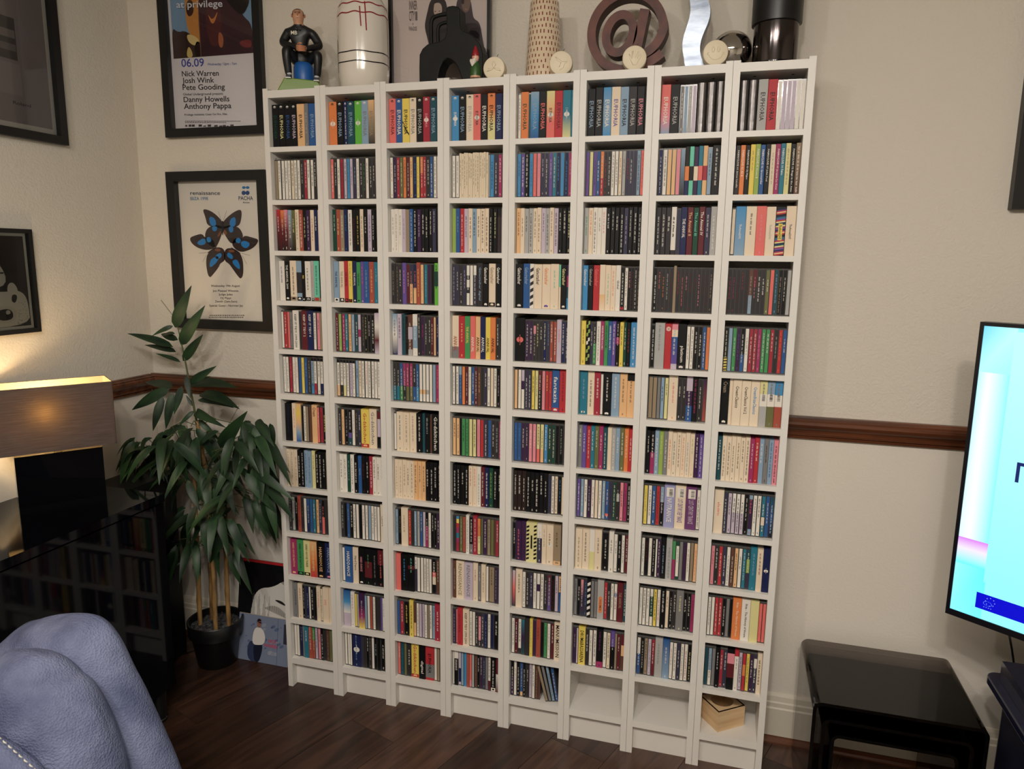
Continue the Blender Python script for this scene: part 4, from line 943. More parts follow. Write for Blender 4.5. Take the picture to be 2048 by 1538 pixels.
# at sign
def band(path, wd, y0, y1, closed=False):
    mb = MB(); n = len(path); L_, R2 = [], []
    for i in range(n):
        a = path[(i - 1) % n] if (closed or i > 0) else path[i]; b = path[(i + 1) % n] if (closed or i < n - 1) else path[i]
        dx, dz = b[0] - a[0], b[1] - a[1]; l = math.hypot(dx, dz); ww = wd[i] if isinstance(wd, list) else wd
        L_.append((path[i][0] - dz / l * ww / 2, path[i][1] + dx / l * ww / 2)); R2.append((path[i][0] + dz / l * ww / 2, path[i][1] - dx / l * ww / 2))
    V_ = []
    for k in range(n): V_ += [(L_[k][0], y0, L_[k][1]), (R2[k][0], y0, R2[k][1]), (R2[k][0], y1, R2[k][1]), (L_[k][0], y1, L_[k][1])]
    F_ = []
    for k in range(n if closed else n - 1):
        j = (k + 1) % n
        for a in range(4): b = (a + 1) % 4; F_.append((k * 4 + a, k * 4 + b, j * 4 + b, j * 4 + a))
    if not closed: F_ += [(3, 2, 1, 0), ((n - 1) * 4, (n - 1) * 4 + 1, (n - 1) * 4 + 2, (n - 1) * 4 + 3)]
    mb.raw(V_, F_, (0.3, 0.2, 0.2)); return mb
at = empty('at_sign', (1.114, 0.085, TZ)); tag(at, 'large brown metal at sign ornament standing on the bookcases', 'ornament')
R0 = 0.098
def rp(t, f): return (R0 * f * math.cos(math.radians(t)), 0.112 + R0 * f * math.sin(math.radians(t)))
ring = [rp(t, 1 + 0.17 * max(0, (t - 290) / 38) ** 1.5) for t in range(328, 0, -6)]
tail = [rp(t, 1 - 0.0042 * -t) for t in range(0, -66, -6)]
path = ring + tail + [(0.026, 0.047)]
band(path, 0.0235, -0.025, 0.025).build('outer_ring', RUST, at)
th = math.radians(14)
ell = [(-0.020 + 0.036 * math.cos(t) * math.cos(th) + 0.049 * math.sin(t) * math.sin(th), 0.108 - 0.036 * math.cos(t) * math.sin(th) + 0.049 * math.sin(t) * math.cos(th)) for t in [2 * math.pi * k / 40 for k in range(40)]]
band(ell, 0.023, -0.025, 0.025, True).build('letter_bowl', RUST, at)
band([(0.047, 0.166), (0.040, 0.13), (0.031, 0.08), (0.026, 0.046)], 0.026, -0.025, 0.025).build('letter_stem', RUST, at)
# black arch sculpture with two handles
sculp = empty('arch_sculpture', (0.575, 0.07, TZ)); tag(sculp, 'black ceramic arch sculpture with a neck and two looping handles', 'sculpture')
def S2(pts): return [(lambda p: (p.x - 0.575, p.z - TZ))(onY(770 + a / 9.309, b / 9.309, 0.07)) for a, b in pts]
outl = S2([(705, 1540), (700, 1300), (705, 1060), (760, 950), (850, 870), (960, 840), (1090, 810), (1170, 750), (1203, 640), (1200, 400), (1195, 215), (1225, 172), (1320, 158), (1415, 172), (1445, 210), (1450, 400), (1455, 560), (1500, 615), (1600, 650), (1720, 730), (1820, 860), (1868, 1020), (1870, 1300), (1860, 1540)])
base_z = 0.0
outl = [(x, max(z, base_z)) for x, z in outl]; outl[0] = (outl[0][0], 0); outl[-1] = (outl[-1][0], 0)
outl += [(x, max(z, 0)) for x, z in S2([(1500, 1700)])] + S2([(1450, 1400), (1390, 1250), (1300, 1160), (1220, 1130), (1150, 1180), (1090, 1300), (1060, 1430)]) + [(S2([(1050, 1700)])[0][0], 0)]
mb = extrude_poly(outl, -0.027, 0.027); o = mb.build('body', BLACK_MATT, sculp); bevel(o, 0.007, 4); o.data.polygons.foreach_set('use_smooth', [False] * len(o.data.polygons))
def smoothline(pts, it=3):
    for _ in range(it):
        q = [pts[0]]
        for a, b in zip(pts, pts[1:]): q += [(0.75 * a[0] + 0.25 * b[0], 0.75 * a[1] + 0.25 * b[1]), (0.25 * a[0] + 0.75 * b[0], 0.25 * a[1] + 0.75 * b[1])]
        pts = q + [pts[-1]]
    return pts
for hp, r in (([(1230, 245), (960, 290), (860, 360), (860, 560), (862, 900)], 0.0058), ([(1230, 400), (1030, 440), (985, 520), (985, 640), (990, 860)], 0.0052)):
    tube([(x, 0, z) for x, z in smoothline(S2(hp))], r, 10).build('handle', BLACK_MATT, sculp, smooth=True)
# garden gnome
gn = empty('garden_gnome', (0.683, 0.045, TZ), math.radians(-25)); tag(gn, 'small garden gnome in red cap and green coat beside the black sculpture', 'gnome')
lathe_obj('boots', [(0.011, 0), (0.013, 0.003), (0.012, 0.010), (0.008, 0.012)], FIG, gn, n=16, col=lin((24, 24, 26)))
lathe_obj('trousers_cuff', [(0.012, 0.009), (0.0155, 0.011), (0.0155, 0.016), (0.012, 0.017)], FIG, gn, n=18, col=lin((206, 160, 128)))
lathe_obj('coat', [(0.0165, 0.016), (0.0168, 0.022), (0.0155, 0.036), (0.013, 0.048), (0.008, 0.056), (0.006, 0.058)], FIG, gn, n=20, col=lin((46, 84, 34)))
lathe_obj('head', [(0.002, 0.052), (0.008, 0.055), (0.0105, 0.063), (0.0105, 0.070), (0.008, 0.076), (0.002, 0.078)], FIG, gn, n=18, col=lin((226, 176, 150)))
bd = extrude_poly([(-0.009, 0.063), (-0.0105, 0.056), (-0.006, 0.046), (0, 0.038), (0.006, 0.046), (0.0105, 0.056), (0.009, 0.063), (0, 0.060)], -0.0155, -0.004, lin((232, 222, 210))).build('beard', FIG, gn); bevel(bd, 0.003, 2)
lathe_obj('nose', [(0.0005, -0.003), (0.0022, -0.0015), (0.0026, 0), (0.0022, 0.0015), (0.0005, 0.003)], FIG, gn, (0, -0.0115, 0.066), n=10, col=lin((222, 150, 130)))
lathe_obj('cap', [(0.0108, 0.070), (0.0112, 0.072), (0.0095, 0.080), (0.006, 0.090), (0.003, 0.097), (0.001, 0.1005)], FIG, gn, n=18, col=lin((150, 22, 34)))
for s in (-1, 1): lathe_obj('eye', [(0.0003, -0.001), (0.001, 0), (0.0003, 0.001)], FIG, gn, (s * 0.0035, -0.0098, 0.0695), n=8, col=lin((40, 26, 22)))
# wavy aluminium sculpture
wv = empty('wavy_sculpture', (1.297, 0.078, TZ)); tag(wv, 'wavy upright polished metal strip sculpture beside the at sign', 'sculpture')
mb = MB(); N_ = 40; V_ = []
for k in range(N_ + 1):
    z = 0.34 * k / N_; t = z / 0.34; off = 0.0095 * math.cos(2 * math.pi * (z - 0.15) / 0.17); hw = 0.0245 - 0.002 * math.sin(2 * math.pi * z / 0.17)
    if z < 0.03: hw += 0.002
    V_ += [(off - hw, -0.014, z), (off + hw, -0.012, z), (off + hw + 0.002, 0.014, z), (off - hw, 0.014, z)]
F_ = []
for k in range(N_):
    for a in range(4): b = (a + 1) % 4; F_.append((k * 4 + a, k * 4 + b, (k + 1) * 4 + b, (k + 1) * 4 + a))
F_ += [(3, 2, 1, 0), (N_ * 4, N_ * 4 + 1, N_ * 4 + 2, N_ * 4 + 3)]
mb.raw(V_, F_, (0.7, 0.7, 0.7)); smooth_by_angle(mb.build('metal_strip', ALU, wv), 50)
lathe_obj('foot_plate', [(0.018, 0), (0.018, 0.003)], ALU, wv, n=24)
# chrome ball
R_ = 0.0535
ball = lathe([(R_ * math.sin(math.pi * k / 24) + 1e-4, R_ - R_ * math.cos(math.pi * k / 24)) for k in range(25)], 48).build('chrome_ball', CHROME, None, (1.392, 0.105, TZ), smooth=True)
tag(ball, 'shiny chrome ball behind the smiley candle', 'ornament')
# black canister
can = empty('metal_canister', (1.502, 0.08, TZ)); tag(can, 'dark chrome cylinder canister with a black sleeve top', 'canister')
lathe_obj('metal_body', [(0.0555, 0), (0.0565, 0.003), (0.0565, 0.105), (0.05, 0.107)], DARK_CHROME, can, n=56)
lathe_obj('black_sleeve', [(0.055, 0.104), (0.0625, 0.106), (0.063, 0.112), (0.063, 0.27), (0.06, 0.272)], mat('black_leatherette', (16, 16, 18), 0.4), can, n=56)
lathe_obj('base_ring', [(0.0585, 0), (0.059, 0.002), (0.059, 0.008), (0.0565, 0.009)], BLACK_GLOSS, can, n=56)

# ------------------------------------------------------------------ seated figurine
def skinned(name, pts, edges, root_i=0, sub=2):
    me = bpy.data.meshes.new(name); me.from_pydata([p[:3] for p in pts], edges, [])
    o = bpy.data.objects.new(name, me); C.objects.link(o)
    m = o.modifiers.new('skin', 'SKIN'); m.use_smooth_shade = True
    for i, p in enumerate(pts):
        sv = me.skin_vertices[0].data[i]; r = p[3]; sv.radius = (r, r) if not isinstance(r, tuple) else r; sv.use_root = (i == root_i)
    s = o.modifiers.new('sub', 'SUBSURF'); s.levels = sub; s.render_levels = sub
    dg = bpy.context.evaluated_depsgraph_get(); ev = o.evaluated_get(dg); out = bpy.data.meshes.new_from_object(ev)
    bpy.data.objects.remove(o); bpy.data.meshes.remove(me)
    return out
def figurine():
    root = empty('seated_figurine', (0.095, 0.078, TZ), math.radians(24)); tag(root, 'painted figurine of a seated man in black tracksuit on a blue stool', 'figurine')
    pts = [(0, .012, .100, .020), (0, .010, .130, .022), (-.002, .006, .162, (.034, .024)), (-.004, .004, .190, (.027, .017)), (-.006, .000, .205, .0125), (-.0065, -.003, .216, .0172), (-.0065, -.003, .235, (.0195, .0215)), (-.0065, .000, .251, .0165),
           (-.040, .006, .182, .0158), (-.058, -.004, .148, .0138), (-.014, -.038, .131, .0085), (.000, -.047, .126, .0095),
           (.036, .006, .182, .0158), (.058, -.004, .143, .0138), (.027, -.038, .129, .0085), (.012, -.047, .124, .0095),
           (-.018, .004, .102, .0185), (-.043, -.042, .127, .0155), (-.037, -.030, .046, .0108), (.020, .004, .102, .0185), (.056, -.042, .116, .0155), (.048, -.028, .042, .0108)]
    ed = [(0, 1), (1, 2), (2, 3), (3, 4), (4, 5), (5, 6), (6, 7), (3, 8), (8, 9), (9, 10), (10, 11), (3, 12), (12, 13), (13, 14), (14, 15), (0, 16), (16, 17), (17, 18), (0, 19), (19, 20), (20, 21)]
    me = skinned('body', pts, ed)
    ca = me.color_attributes.new('Col', 'FLOAT_COLOR', 'CORNER')
    SK_, BKc, HR = lin((198, 146, 114)), lin((18, 19, 22)), lin((62, 50, 42))
    for p in me.polygons:
        c = p.center
        col = BKc
        if c.z > 0.203 and abs(c.x + .0065) < 0.022: col = SK_
        if c.z > 0.2455 or (c.z > 0.228 and (c.y > -0.006 or abs(c.x + .0065) > 0.0145)): col = HR
        if (c - Vector((0.006, -0.049, 0.125))).length < 0.0155: col = SK_
        for li in p.loop_indices: ca.data[li].color = (*col, 1)
    me.materials.append(FIG); b = bpy.data.objects.new('body', me); C.objects.link(b); b.parent = root
    def ball(name, c, r, col, par=root, m=FIG):
        mb = lathe([(math.sin(math.pi * k / 8) + 1e-3, -math.cos(math.pi * k / 8)) for k in range(9)], 12, lin(col)); mb.v = [(x * r[0], y * r[1], z * r[2]) for x, y, z in mb.v]
        return mb.build(name, m, par, c, smooth=True)
    ball('nose', (-.0065, -.0245, .2305), (.0024, .0035, .0042), (188, 122, 90))
    for s in (-1, 1):
        ball('ear', (-.0065 + s * .0195, 0, .232), (.0025, .004, .0058), (182, 118, 86))
        ball('eye', (-.0065 + s * .006, -.0222, .2365), (.0018, .001, .0013), (34, 26, 24))
        tube([(-.0065 + s * (.006 + .0042 * math.cos(t)), -.0238, .2365 + .0034 * math.sin(t)) for t in [k * math.pi / 5 for k in range(11)]], .0004, 5, lin((40, 34, 32))).build('glasses_rim', FIG, root)
    tube([(-.0085, -.0238, .2375), (-.0045, -.0238, .2375)], .0004, 5, lin((40, 34, 32))).build('glasses_bridge', FIG, root)
    mb = MB(); mb.box((-.0095, -.0212, .2205), (-.0035, -.0195, .2216), lin((128, 70, 60))); mb.build('mouth', FIG, root)
    hands = MB()
    for k in range(4):
        z = .1315 - k * .0042
        hands.add(tube([(-.008, -.0535, z), (.001, -.058, z - .001), (.011, -.0565, z - .002), (.016, -.052, z - .002)], [.0023, .0023, .0021, .0017], 7, lin((196, 134, 98))))
        hands.add(tube([(.020, -.0525, z - .002), (.012, -.0585, z - .0025), (.003, -.058, z - .003), (-.004, -.053, z - .003)], [.0023, .0022, .002, .0016], 7, lin((188, 126, 92))))
    hands.add(tube([(-.005, -.049, .137), (.003, -.054, .139), (.009, -.055, .138)], [.0028, .0026, .002], 7, lin((196, 134, 98))))
    hands.build('clasped_fingers', FIG, root, smooth=True)
    # collar, zip line, letters
    t = MB(); put_text(t, 'MB', lambda x, y: (x, -0.0262 - 0.12 * (x + .018) , y), -.027, -.008, .170, .181, lin((222, 216, 196))); t.build('chest_letters', FIG, root)
    for s in (-1, 1): tube([(-.006 + s * .013, .006, .206), (-.006 + s * .0125, -.006, .201), (-.005 + s * .004, -.018, .186)], [.0042, .004, .003], 8, lin((22, 23, 27))).build('collar', FIG, root, smooth=True)
    stool = lathe([(.030, .03), (.032, .05), (.031, .08), (.026, .092), (.012, .097), (.001, .098)], 28, lin((30, 92, 168))).build('stool', FIG, root, (.004, .002, 0)); smooth_by_angle(stool, 60)
    gb = extrude_poly([(-.072, 0), (.062, 0), (.058, .022), (.05, .034), (-.045, .040), (-.05, .038)], -.046, .04, lin((104, 134, 38))).build('green_base', FIG, root); bevel(gb, .003, 2)
    for x, y, z in ((-.036, -.036, .038), (.048, -.034, .033)):
        sh = empty('shoe', (x, y, z)); sh.parent = root
        bdy = extrude_poly([(-.018, 0), (.010, 0), (.011, .004), (.010, .013), (.004, .016), (-.004, .011), (-.016, .007), (-.019, .003)], -.0075, .0075, lin((62, 66, 74))); bdy.v = [(b_, a_, c_) for a_, b_, c_ in bdy.v]; bdy.f = [tuple(reversed(f)) for f in bdy.f]
        bevel(bdy.build('upper', FIG, sh), .003, 2)
        boxobj('sole', (-.008, -.019, -.002), (.008, .012, .0008), FIG, None, .001, lin((206, 206, 204))).parent = sh
        ball('sock', (0, .003, .015), (.0085, .009, .005), (206, 206, 208), sh)
figurine()

# ------------------------------------------------------------------ cabinet, lamp, records, plant, cable
cabx0, cabx1, caby0, caby1, cabz0, cabz1 = WX + 0.022, -0.262, -1.75, -0.246, 0.105, 0.764
cab = empty('black_cabinet', ((cabx0 + cabx1) / 2, (caby0 + caby1) / 2, 0)); tag(cab, 'glossy black sideboard under the lamp, mirroring the bookcases', 'sideboard')
bevel(boxobj('carcass', (cabx0, caby0, cabz0), (cabx1 - 0.022, caby1, cabz1 - 0.026), BLACK_GLOSS, cab), 0.002)
bevel(boxobj('top', (cabx0, caby0 - 0.004, cabz1 - 0.026), (cabx1 + 0.004, caby1 + 0.004, cabz1), BLACK_GLOSS, cab), 0.004, 2)
for k in range(2):
    ya = caby0 + 0.003 + k * (caby1 - caby0) / 2
    boxobj('door', (cabx1 - 0.021, ya, cabz0 + 0.002), (cabx1, ya + (caby1 - caby0) / 2 - 0.004, cabz1 - 0.032), BLACK_GLOSS, cab, 0.0015)
for x in (cabx0 + 0.05, cabx1 - 0.03):
    for y in (caby0 + 0.06, caby1 - 0.05):
        lg = lathe_obj('leg', [(0.022, 0.006), (0.026, cabz0)], BLACK_PLASTIC, cab, (x - cab.location.x, y - cab.location.y, 0), n=24)
        lathe_obj('foot_ring', [(0.0235, 0), (0.0245, 0.002), (0.0245, 0.010), (0.0225, 0.012)], DARK_CHROME, lg, n=24)
spk = empty('corner_unit', (-0.57, -0.04, 0)); tag(spk, 'black box unit in the corner behind the plant and lamp', 'unit')
boxobj('body', (-0.655, -0.16, 0), (-0.50, 0.08, 0.70), BLACK_SATIN, spk, 0.003); boxobj('lid', (-0.66, -0.165, 0.70), (-0.495, 0.085, 0.72), BLACK_SATIN, spk, 0.003)

ld = Vector((0.594, 0.805, 0)).normalized(); lang = math.atan2(ld.y, ld.x)
lc = Vector((-0.4935, -0.3945, 0)) + Vector((-ld.y, ld.x, 0)) * 0.035
lamp = empty('table_lamp', (lc.x, lc.y, cabz1), lang); tag(lamp, 'table lamp with a rectangular grey fabric shade and glossy black block base', 'lamp')
bs = MB(); bs.box((-0.115, -0.035, 0.0005), (0.115, 0.035, 0.153)); bo = bs.build('base', BLACK_GLOSS, lamp); bevel(bo, 0.008, 4); bo.data.polygons.foreach_set('use_smooth', [False] * 6)
lathe_obj('neck', [(0.012, 0.152), (0.012, 0.185), (0.018, 0.187), (0.018, 0.225), (0.012, 0.23)], CHROME, lamp, n=20)
def shade():
    L_, Dp, z0, z1 = 0.152, 0.070, 0.166, 0.362
    o = empty('shade', (0, 0, 0)); o.parent = lamp
    for nm, off, mt in (('shade_fabric', 0.0, SHADE), ('shade_lining', 0.0016, LINING)):
        mb = MB()
        a, b = L_ - off, Dp - off; rr = 0.006; P = []
        for cx, cy, s in ((a - rr, b - rr, 0), (-a + rr, b - rr, 90), (-a + rr, -b + rr, 180), (a - rr, -b + rr, 270)):
            for t in (0, 45, 90): P.append((cx + rr * math.cos(math.radians(s + t)), cy + rr * math.sin(math.radians(s + t))))
        n = len(P); t0, t1 = (z0, z1) if off == 0 else (z0 + 0.001, z1 - 0.001)
        V_ = [(x, y, t0) for x, y in P] + [(x, y, t1) for x, y in P]; F_ = [(k, (k + 1) % n, n + (k + 1) % n, n + k) for k in range(n)]
        if off: F_ = [tuple(reversed(f)) for f in F_]
        mb.raw(V_, F_, (0.3, 0.3, 0.3)); mb.build(nm, mt, o, smooth=False)
shade()
bl = bpy.data.lights.new('lamp_bulb', 'POINT'); bl.energy = 2.0; bl.color = (1.0, 0.76, 0.44); bl.shadow_soft_size = 0.028
blo = bpy.data.objects.new('lamp_bulb', bl); C.objects.link(blo); blo.parent = lamp; blo.location = (-0.03, -0.036, 0.285)

def sleeve(name, label, u0, u1, y_b, w_, h_, lean, draw, edge):
    p = onZ(u0[0], u0[1], 0); root = empty(name, (p.x, y_b, 0.001)); root.rotation_euler = (-lean, 0, 0); tag(root, label, 'record')
    mb = MB(); mb.box((0, 0.0, 0), (w_, 0.004, h_), lin(edge)); mb.build('card_sleeve', PAPER, root)
    pr = MB(); draw(pr, w_, h_); pr.build('cover_print', PAPER, root)
def cover_dark(mb, w_, h_):
    rect(mb, 0, w_, 0, h_, (18, 18, 22), -0.0006)
    rect(mb, 0, w_, h_ - 0.010, h_, (176, 40, 44), -0.0010)
    def q(pts, c, k): P2(mb, smoothpts(pts, 2), c, -0.0006 - 0.0004 * k)
    q([(0.05, 0.02), (0.06, 0.22), (0.09, 0.27), (0.15, 0.28), (0.2, 0.315), (0.31, 0.33), (0.31, 0.02)], (216, 212, 206), 1)
    for k in range(26): rect(mb, 0.062 + k * 0.003, 0.0632 + k * 0.003, 0.1, 0.2 + 0.05 * math.sin(k * 0.8), (120, 116, 114), -0.0015)
    for k in range(24):
        x = 0.12 + k * 0.0045; rect(mb, x, x + 0.002, 0.195 - k * 0.0012, 0.195 - k * 0.0012 + 0.026 * math.sin((k + 1) / 25 * math.pi) + 0.002, (40, 38, 40), -0.0016)
    for k in range(14): rect(mb, 0.165 + k * 0.004, 0.167 + k * 0.004, 0.31 - 0.002 * k, 0.335, (30, 28, 30), -0.0016)
    q([(0.155, 0.235), (0.19, 0.235), (0.215, 0.215), (0.18, 0.224)], (40, 38, 40), 3)
    for k in range(8): rect(mb, 0.10 + k * 0.006, 0.103 + k * 0.006, 0.08, 0.145, (50, 48, 50), -0.0016)
sleeve('record_sleeve', 'tall black and white record sleeve with red top edge leaning behind', (477, 1305), None, 0.118, 0.315, 0.375, math.radians(9), cover_dark, (60, 58, 58))
def cover_man(mb, w_, h_):
    rect(mb, 0, w_, 0, h_, (124, 134, 158), -0.0006)
    rg = random.Random(2)
    def q(pts, c, k): P2(mb, smoothpts(pts, 2), c, -0.0006 - 0.0004 * k)
    for _ in range(26):
        x, z, r = rg.uniform(0.01, w_ - 0.03), rg.uniform(0.01, h_ - 0.03), rg.uniform(0.006, 0.02)
        q([(x, z), (x + r, z + r * 0.3), (x + r * 1.2, z + r), (x + r * 0.2, z + r * 0.8)], rg.choice([(104, 118, 146), (146, 152, 168), (92, 108, 140)]), 1)
    q([(0.045, 0.0), (0.038, 0.05), (0.055, 0.085), (0.085, 0.05), (0.09, 0.0)], (52, 62, 92), 2)
    q([(0.072, 0.0), (0.066, 0.05), (0.072, 0.075), (0.106, 0.075), (0.104, 0.04), (0.092, 0.0)], (30, 34, 52), 3)
    q([(0.066, 0.064), (0.06, 0.085), (0.068, 0.125), (0.082, 0.134), (0.098, 0.132), (0.112, 0.118), (0.118, 0.09), (0.108, 0.07), (0.09, 0.066)], (226, 220, 216), 4)
    q([(0.082, 0.132), (0.079, 0.15), (0.086, 0.163), (0.095, 0.162), (0.098, 0.148), (0.093, 0.132)], (146, 100, 84), 5)
    q([(0.079, 0.152), (0.082, 0.166), (0.094, 0.167), (0.099, 0.158), (0.09, 0.157)], (40, 30, 28), 6)
    rect(mb, 0.086, 0.099, 0.1505, 0.1545, (24, 20, 22), -0.0034)
    rect(mb, w_ * 0.78, w_ * 0.785, 0, h_, (60, 66, 84), -0.0010); rect(mb, w_ * 0.90, w_, 0.085, 0.16, (54, 58, 74), -0.0010)
    tline(mb, 'NICK', 0.130, 0.165, 0.082, 0.013, (206, 60, 92), -0.0016); tline(mb, 'WARREN', 0.112, 0.168, 0.064, 0.013, (206, 60, 92), -0.0016)
    tline(mb, 'GU30', 0.130, 0.168, 0.036, 0.013, (176, 178, 186), -0.0016)
sleeve('record_sleeve', 'smaller blue record sleeve showing a man in white shirt, on the floor', (487, 1308), None, 0.098, 0.215, 0.178, math.radians(8), cover_man, (196, 176, 150))

# leafy plant
PC = Vector((-0.345, 0.062, 0))
plant = empty('potted_bamboo_plant', PC); tag(plant, 'tall artificial bamboo plant with dark drooping leaves in a black pot', 'plant')
pot = lathe_obj('pot', [(0.066, 0), (0.070, 0.004), (0.086, 0.115), (0.088, 0.118), (0.096, 0.120), (0.100, 0.172), (0.098, 0.174), (0.092, 0.172), (0.089, 0.135)], BLACK_PLASTIC, plant, n=40, cap=True)
gv = MB(); rg = random.Random(8)
gv.raw(*(lambda q: (q.v, q.f))(lathe([(0.088, 0.135), (0.091, 0.147), (0.05, 0.150), (0.002, 0.151)], 28)), (0.2, 0.2, 0.2))
for _ in range(260):
    a, r = rg.uniform(0, 6.28), 0.088 * math.sqrt(rg.random()); s = rg.uniform(0.002, 0.0045); x, y, z = r * math.cos(a), r * math.sin(a), 0.150
    q = [(x + s, y, z), (x - s * 0.5, y + s, z), (x - s * 0.6, y - s * 0.8, z), (x, y, z + s * 1.3)]
    gv.raw(q, [(0, 1, 3), (1, 2, 3), (2, 0, 3)], (0.2, 0.2, 0.2))
tag(gv.build('gravel', GRAVEL, plant), kind='stuff')
def cane(pxs, ys, r0, r1):
    P = [onY(u, v, y) - PC for (u, v), y in zip(pxs, ys)]; Q = []
    for a, b in zip(P, P[1:]): Q += [a.lerp(b, k / 6) for k in range(6)]
    Q.append(P[-1]); n = len(Q)
    R_ = [r0 + (r1 - r0) * i / n + (0.0014 if i % 6 == 0 else 0) for i in range(n)]
    return tube(Q, R_, 10).build('cane', BAMBOO, plant, smooth=True), Q
c1, q1 = cane([(402, 1275), (398, 1200), (396, 1120), (392, 1040), (388, 950)], [0.04, 0.045, 0.05, 0.05, 0.05], 0.0085, 0.007)
c2, q2 = cane([(433, 1280), (429, 1200), (424, 1080), (414, 960), (404, 900), (394, 842)], [0.0, 0.02, 0.04, 0.05, 0.05, 0.05], 0.0085, 0.0065)
c3, q3 = cane([(459, 1262), (454, 1180), (452, 1100), (450, 1020), (446, 960)], [0.07, 0.07, 0.07, 0.07, 0.07], 0.0085, 0.007)
c4, q4 = cane([(424, 1262), (422, 1180), (418, 1090), (412, 1010)], [0.09, 0.09, 0.09, 0.09], 0.007, 0.006)
def stem(pxs, ys, r=0.0028, name='stem'):
    P = [onY(u, v, y) - PC for (u, v), y in zip(pxs, ys)]
    return tube(P, r, 6).build(name, STEM, plant, smooth=True)
stem([(394, 846), (388, 815), (380, 775), (374, 740), (366, 700), (358, 665), (352, 640)], [0.05] * 7, [0.004, 0.0038, 0.0035, 0.003, 0.0026, 0.002, 0.0012])
stem([(360, 650), (322, 600)], [0.05, 0.04], 0.0009, 'twig'); stem([(440, 880), (478, 812)], [0.05, 0.02], 0.0009, 'twig'); stem([(300, 890), (256, 906)], [-0.05, -0.1], 0.0008, 'twig')
def leaf_mesh(k, wd, fold):
    mb = MB(); N_ = 8; V_ = []
    for i in range(N_ + 1):
        t = i / N_; w_ = wd * (math.sin(math.pi * min(1, t ** 0.72 * 0.98 + 0.02)) ** 0.85) if 0 < i < N_ else 0.004
        z = -k * t * t; V_ += [(t, -w_, z + fold * w_), (t, 0, z), (t, w_, z + fold * w_)]
    F_ = []
    for i in range(N_):
        a = i * 3; F_ += [(a, a + 3, a + 4, a + 1), (a + 1, a + 4, a + 5, a + 2)]
    mb.raw(V_, F_, (0.1, 0.2, 0.1)); me = mb.mesh('leaf', LEAF, True); return me
LM = [(0.10, leaf_mesh(0.10, 0.125, 0.22)), (0.30, leaf_mesh(0.30, 0.125, 0.25)), (0.6, leaf_mesh(0.6, 0.125, 0.3)), (0.95, leaf_mesh(0.95, 0.13, 0.28))]
def leaf(base, tip, up, var):
    k, me = LM[var]
    c = tip - base; L_ = c.length / math.sqrt(1 + k * k); t = c.normalized()
    side = up.cross(t)
    if side.length < 1e-3: side = Vector((1, 0, 0)).cross(t)
    side.normalize(); nz = t.cross(side).normalized(); a = math.atan(k)
    xd = (t * math.cos(a) + nz * math.sin(a)).normalized(); zd = xd.cross(side).normalized()
    o = bpy.data.objects.new('leaf', me); C.objects.link(o); o.parent = plant
    M = Matrix((xd, side, zd)).transposed(); o.rotation_euler = M.to_euler(); o.location = base - PC; o.scale = (L_, L_, L_)
    return o
TOCAM = Vector((0.5, -0.8, 0.25)).normalized(); UPV = Vector((0.15, -0.5, 0.85)).normalized()
for u0, v0, u1, v1, y0, y1, var, up in [
  (350, 655, 383, 571, .05, .04, 1, 0), (362, 690, 410, 611, .05, .05, 1, 0), (346, 694, 255, 667, .05, -.01, 0, 1), (352, 704, 289, 690, .05, .03, 0, 1), (361, 724, 311, 707, .05, .0, 0, 1), (366, 722, 406, 669, .05, .05, 0, 0),
  (346, 652, 304, 672, .05, .03, 3, 0), (350, 668, 318, 678, .05, .06, 2, 1), (356, 680, 322, 668, .05, .08, 1, 0), (380, 768, 433, 732, .05, .06, 1, 0), (382, 772, 476, 776, .05, .03, 1, 1), (384, 770, 422, 752, .05, .10, 0, 1), (345, 775, 290, 764, .05, .1, 0, 1),
  (340, 776, 264, 820, .05, .01, 1, 0), (326, 793, 306, 862, .03, .0, 1, 0), (346, 786, 332, 858, .04, .02, 1, 0), (364, 772, 348, 829, .05, .03, 0, 0), (372, 752, 381, 798, .04, .02, 0, 0), (400, 788, 479, 818, .05, .0, 1, 1), (396, 800, 468, 816, .05, .06, 1, 1),
  (388, 822, 357, 852, .05, .02, 2, 0), (392, 824, 453, 856, .05, .0, 3, 0), (398, 840, 443, 884, .05, .08, 3, 0), (360, 850, 400, 925, .03, .0, 2, 0), (385, 812, 372, 790, .06, .06, 0, 0), (440, 895, 495, 822, .03, .0, 1, 0),
  (412, 935, 395, 1010, .0, -.03, 2, 0), (375, 960, 400, 1022, -.03, -.05, 1, 0), (455, 1050, 420, 1128, -.02, -.05, 2, 0), (410, 1030, 420, 1125, -.06, -.08, 2, 0), (470, 1100, 505, 1190, .03, .0, 3, 0), (460, 1105, 482, 1170, .04, .05, 2, 0), (352, 1090, 338, 1170, .0, -.02, 2, 0), (360, 1125, 340, 1140, .02, .0, 2, 0)]:
    leaf(onY(u0, v0, y0), onY(u1, v1, y1), TOCAM if up == 0 else UPV, var)
rg = random.Random(21)
LOBES = [(308, 888, 44, 14, 26, 'l'), (370, 868, 46, 20, 18, 'c'), (490, 862, 56, 24, 26, 'r'), (395, 930, 52, 34, 22, 'c'), (500, 930, 50, 36, 24, 'r'), (496, 1000, 44, 20, 20, 'r'), (415, 1035, 60, 24, 18, 'c'), (368, 1080, 24, 30, 12, 'l'), (325, 915, 46, 22, 12, 'l')]
